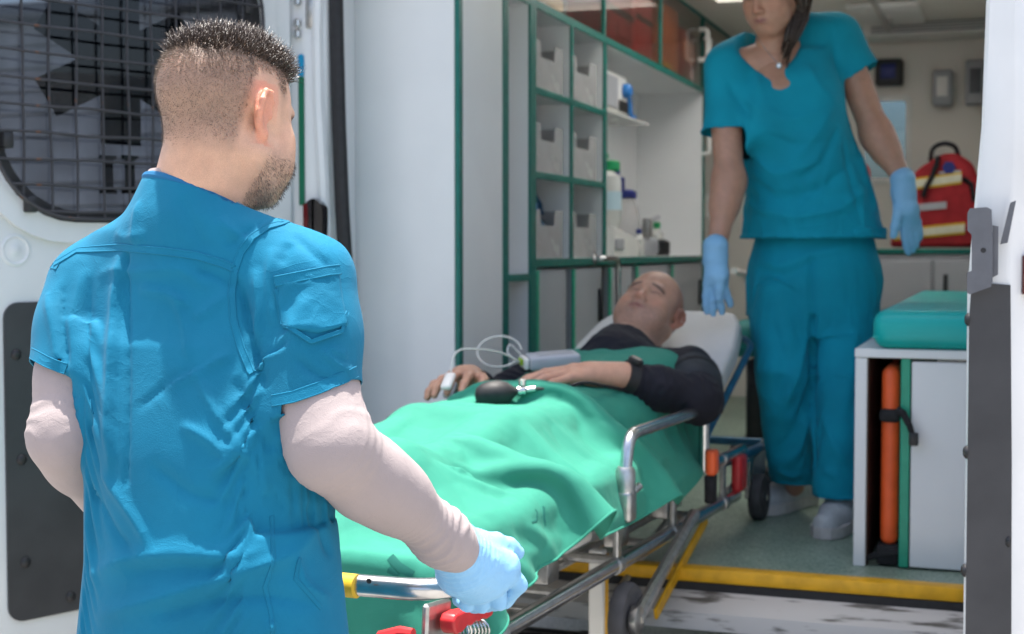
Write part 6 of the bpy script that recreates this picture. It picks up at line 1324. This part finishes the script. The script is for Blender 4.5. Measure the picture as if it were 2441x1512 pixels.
kV = apply_strokes(kV, kQ, [([(1775, 350), (1850, 420), (1960, 380)], .02, .010), ([(1780, 420), (1860, 480), (1960, 450), (2040, 380)], .018, -.010), ([(1790, 480), (1880, 520), (2000, 500), (2080, 440)], .018, .012), ([(1990, 250), (1940, 330), (1880, 400)], .018, .009), ([(2000, 300), (1960, 390), (1900, 430)], .014, -.010), ([(2040, 330), (2060, 420), (2090, 500)], .014, .010), ([(2010, 330), (2030, 430), (2050, 520)], .012, -.009),
 ([(1735, 190), (1755, 230), (1790, 280)], .014, -.010), ([(1780, 120), (1800, 170), (1815, 230)], .014, .006), ([(1980, 60), (1995, 150), (2010, 210)], .013, -.010), ([(1920, 150), (1960, 220), (2000, 240)], .014, .006), ([(1790, 250), (1880, 290), (1980, 260)], .02, .008), ([(1800, 310), (1900, 350), (2000, 330)], .018, -.007), ([(1770, 470), (1800, 500), (1850, 510)], .012, .010)])
top_ = cloth_obj('shirt', kV, kQ, M['scrub_w'], wom, .0014); sfw = Surf(kV, kQ)
ribbon(sfw, [(1677, 296), (1720, 300), (1770, 292)], .012, .0015, 'sleeve_hem', M['scrub_w'], wom)
ribbon(sfw, [(2036, 182), (2062, 172), (2088, 152)], .012, .0015, 'sleeve_hem', M['scrub_w'], wom)
ribbon(sfw, [(2038, 330), (2042, 372), (2052, 375), (2078, 372)], .007, .002, 'pocket_edge', M['scrub_w'], wom)
ribbon(sfw, [(1900, 545), (1950, 540), (1985, 532)], .008, .002, 'hem_fold', M['scrub_w'], wom)
nc = MB().lathe([(.006, 0), (.009, .002), (.006, .005)], dd(1857, 157, 3.935), (0, -1, 0), 10).build('pendant', M['steel'], wom)
MB().tube([dd(1800, 80, 3.985), dd(1828, 122, 3.94), dd(1857, 155, 3.937), dd(1872, 120, 3.945), dd(1885, 80, 3.98)], .0008, 5).build('necklace', M['steel'], wom)
# trousers
tv = Vol(A3(dd(1920, 1260, 4.1))-(.36, .36, .03), A3(dd(1920, 500, 4.1))+(.36, .36, 0), .0070)
tv.loft([sec(740, 1785, 2090, .118, 4.16), sec(680, 1780, 2092, .132, 4.16), sec(600, 1778, 2104, .138, 4.16), sec(520, 1790, 2090, .126, 4.15)], .05, 2.2)
tv.chain([dd(1862, 700, 4.12), dd(1868, 830, 4.09), dd(1876, 950, 4.12), dd(1890, 1080, 4.17), dd(1900, 1148, 4.20)], [.084, .073, .066, .062, .056], .025)
tv.chain([dd(2008, 700, 4.12), dd(2004, 830, 4.08), dd(1998, 950, 4.03), dd(1993, 1080, 3.98), dd(1996, 1170, 3.95)], [.090, .079, .070, .062, .056], .025)
tv.cone(dd(1936, 775, 4.0), dd(1936, 1100, 4.0), .008, .015, .012, True)
w = tv.win(tv.lo, tv.lo+tv.h*tv.n); sl_, P_ = w
for (u, v, d, side_) in ((1900, 1134, 4.20, -1), (1996, 1168, 3.95, 1)):
    o = A3(dd(u, v, d)); mid = A3(dd(1948, 1170, 4.07)); m_ = ((P_[..., 0]-mid[0])*.6-(P_[..., 1]-mid[1])*.8)*side_ > 0; tv.F = np.where(m_, np.maximum(tv.F, o[2]-P_[..., 2]), tv.F).astype(np.float32)
tV, tQ = tv.mesh(2); N = vnormals(tV, tQ); tV = settle(tV, tQ, tv, .014, .075, .015, 50, 95, maxout=.018)
tV = apply_strokes(tV, tQ, [([(1790, 590), (1850, 640), (1930, 610), (2040, 580)], .016, .008), ([(1800, 640), (1870, 660), (1960, 610)], .012, -.008), ([(1935, 600), (1936, 700), (1937, 780)], .009, -.014), ([(1936, 760), (1937, 880), (1938, 1000), (1944, 1120)], .010, -.034, 'full'), ([(1930, 760), (1900, 900), (1850, 1000)], .016, .012), ([(1935, 900), (1900, 1010), (1850, 1090)], .014, -.010), ([(1935, 960), (1905, 1080), (1850, 1120)], .013, .011), ([(1840, 760), (1870, 860), (1850, 960)], .016, -.009), ([(1960, 980), (1985, 1060), (2020, 1110)], .014, .010), ([(2040, 760), (2030, 900), (2010, 1000)], .02, .007), ([(1960, 1120), (2000, 1140), (2030, 1120)], .010, .009), ([(1850, 1120), (1890, 1135), (1940, 1120)], .010, .009), ([(1850, 1145), (1890, 1152), (1940, 1140)], .007, -.008)])
cloth_obj('trousers', tV, tQ, M['scrub_w'], wom)
s1_, s2_ = pz(1886, 1212, FZ), pz(1998, 1262, FZ)
f1 = (pz(1838, 1222, FZ)-pz(1920, 1200, FZ)); shoe((s1_.x-.01, s1_.y-.005, FZ), f1, 'shoe', wom, M['shoe'], M['sole'], 1.14); shoe((s2_.x, s2_.y+.005, FZ), (-.12, -1, 0), 'shoe', wom, M['shoe'], M['sole'], 1.14)
# gloved hands hanging
def whand(name, W, cuff, palm, fingers, thumb, d):
    q = lambda L, dz=0: [dd(u, v, d+dz+.006*i) for i, (u, v) in enumerate(L)]
    pts = [dd(u, v, d) for L in fingers+[thumb, cuff] for u, v in L]; P = np.array([tuple(p) for p in pts]); v = Vol(P.min(0)-.06, P.max(0)+.06, .0034)
    v.chain(q(cuff), [.035, .031], .012); v.chain([dd(*cuff[1], d), dd(*palm, d)], [.030, .030], .02)
    for i, L in enumerate(fingers): v.cone(dd(*palm, d), dd(*L[0], d+.004*i), .026, .0125, .016); v.chain(q(L, .004*i), [.0118, .0105, .0100, .0088][:len(L)], .005)
    v.cone(dd(*cuff[1], d), dd(*thumb[0], d-.015), .024, .0150, .015); v.chain(q(thumb, -.02), [.0150, .0125, .0105], .006)
    V, Q = v.mesh(1); N = vnormals(V, Q); V += N*(folds(V, 63, 40)*.002)[:, None]; o = mesh_obj(name, V, Q, M['glove'], wom, True, 180, False); return o
whand('glove', None, [(1706, 588), (1705, 622)], (1708, 656), [[(1686, 676), (1683, 706), (1683, 728), (1685, 744)], [(1700, 684), (1699, 714), (1699, 734), (1700, 749)], [(1714, 684), (1716, 712), (1719, 732), (1721, 745)], [(1724, 676), (1731, 698), (1737, 714), (1741, 727)]], [(1716, 660), (1714, 690), (1713, 712)], 3.955)
whand('glove', None, [(2152, 428), (2154, 462)], (2160, 500), [[(2150, 532), (2156, 566), (2161, 588), (2165, 603)], [(2164, 540), (2170, 568), (2174, 586), (2176, 598)], [(2176, 538), (2182, 560), (2184, 575), (2184, 586)], [(2186, 530), (2190, 548), (2192, 560), (2191, 570)]], [(2142, 505), (2134, 540), (2130, 562)], 4.015)
# ================================================================ things lying on the sheet
sfs = Surf(shV, shQ)
def on_sheet(u, v, off=0):
    h = sfs.at(u, v, off); return h
hb, nb_ = on_sheet(1205, 945); 
bu = thing('inflation_bulb', hb, 'black rubber inflation bulb with metal valve lying on the green sheet', 'bulb')
d1 = (RT*.95+Vector((0, 0, .12))+SA*.1).normalized(); c = hb+nb_*.030-d1*.012
MB().lathe([(.006, -.046), (.018, -.042), (.027, -.028), (.031, -.008), (.030, .010), (.024, .028), (.013, .040), (.009, .046)], c, d1, 22).build('bulb', M['rubber'], bu, ang=180)
MB().lathe([(.008, .046), (.011, .050), (.011, .066), (.007, .070), (.007, .088), (.004, .092)], c, d1, 14).build('valve', M['steel'], bu); MB().lathe([(.009, 0), (.009, .012), (.006, .014)], c+d1*.060+Vector((0, 0, .012)), (0, 0, 1), 12).build('valve_screw', M['steel'], bu)
q0 = c+d1*.092; MB().tube(arc([q0, q0+d1*.05+Vector((0, 0, -.008)), q0+d1*.09+SA*.05, S(1.33, -.10, 1.10)], .03), .0042, 8).build('tube', M['rubber'], bu)
# hand held monitor
m0, mn = on_sheet(1318, 880); mo = thing('patient_monitor', m0, 'grey hand held patient monitor with green label lying on the chest', 'monitor')
ax1 = (SRt*.75+SA*.55).normalized(); up_ = (mn+Vector((0, 0, .6))).normalized(); ax1 = (ax1-up_*ax1.dot(up_)).normalized(); ax2 = up_.cross(ax1); mc = m0+up_*.022
fr_ = lambda a, b, c_: mc+ax1*a+ax2*b+up_*c_
MB().rbox((-.065, -.036, -.018), (.065, .036, .018), .009, 3, fr=fr_).build('case', mat('monitor_grey', (.42, .44, .47), .35, var=.06, vscale=20), mo); MB().rbox((-.04, -.026, .0182), (.05, .026, .0196), .001, 1, fr=fr_).build('screen', M['greycab'], mo)
MB().rbox((-.078, -.030, -.014), (-.066, .030, .014), .004, 2, fr=fr_).build('end_cap', M['whitepl'], mo); MB().rbox((-.086, -.022, -.004), (-.079, .008, .012), .002, 1, fr=fr_).build('green_label', mat('lime_label', (.25, .40, .02), .5), mo)
# finger clip and its lead
fc = S(1.058, -.484, 1.152); ox = thing('finger_clip', fc, 'white pulse clip on the lying man\'s fingertip', 'finger clip'); fx = (hB[1][3]-hB[1][1]).normalized(); fz_ = Vector((0, 0, 1)); fy = fx.cross(fz_).normalized(); fz_ = fy.cross(fx); f0 = hB[1][2]
MB().rbox((-.028, -.013, .004), (.024, .013, .018), .006, 3, fr=lambda a, b, c_: f0+fx*a+fy*b+fz_*c_).build('upper_shell', M['whitepl'], ox); MB().rbox((-.022, -.013, -.022), (.024, .013, -.006), .005, 3, fr=lambda a, b, c_: f0+fx*a+fy*b+fz_*c_).build('lower_shell', M['greycab'], ox)
e0 = f0-fx*.028+fz_*.014; e9 = fr_(-.08, -.01, .0)
MB().tube(arc([e0, e0-fx*.03+Vector((0, 0, .035)), e0+(e9-e0)*.35+Vector((0, 0, .05)), e0+(e9-e0)*.7+Vector((0, 0, .035)), e9], .05, 6), .0026, 8).build('lead', M['clearpl'], ox)
tb_ = thing('tubing_coil', fr_(-.12, .02, 0), 'loop of clear tubing beside the hand held monitor', 'tubing'); lc = fr_(-.13, .02, .028)
MB().tube([lc+ax1*.055*math.cos(a)+(ax2*.3+Vector((0, 0, .9)))*.040*math.sin(a) for a in [2*math.pi*i/26 for i in range(24)]], .0028, 8).build('loop', M['clearpl'], tb_); MB().tube(arc([fr_(-.085, .02, .0), fr_(-.11, .03, .02), fr_(-.10, .04, .045), fr_(-.07, .035, .01)], .02), .0028, 8).build('tail', M['clearpl'], tb_)
cfm = thing('cuff_gauge', on_sheet(1252, 880)[0], 'small black dial gauge lying beside the inflation bulb', 'gauge'); gg, gn = on_sheet(1250, 885); gn = (gn+Vector((.1, -.5, .4))).normalized()
MB().lathe([(.020, 0), (.026, .004), (.026, .020), (.022, .024)], gg+gn*.01, gn, 20).build('case', M['blackpl'], cfm); MB().lathe([(.020, .0242), (.020, .0248)], gg+gn*.01, gn, 20).build('dial', M['steel'], cfm); MB().tube([gg+gn*.012+RT*.024, gg+gn*.012+RT*.05, gg+gn*.0+RT*.075], .006, 8).build('stub', M['blackpl'], cfm)
# faded laundry marks printed on the sheet
ink = mat('faded_ink', (.006, .13, .10), .85)
for L_, w in (([(1268, 1246), (1278, 1242), (1281, 1222), (1275, 1214)], .006), ([(1296, 1208), (1297, 1230), (1299, 1246)], .008), ([(930, 1328), (950, 1350), (985, 1372)], .014), ([(925, 1358), (940, 1366), (950, 1374)], .010)):
    ribbon(sfs, L_, w, .0030, 'printed_mark', ink, sheet, n=2, th=.0002)
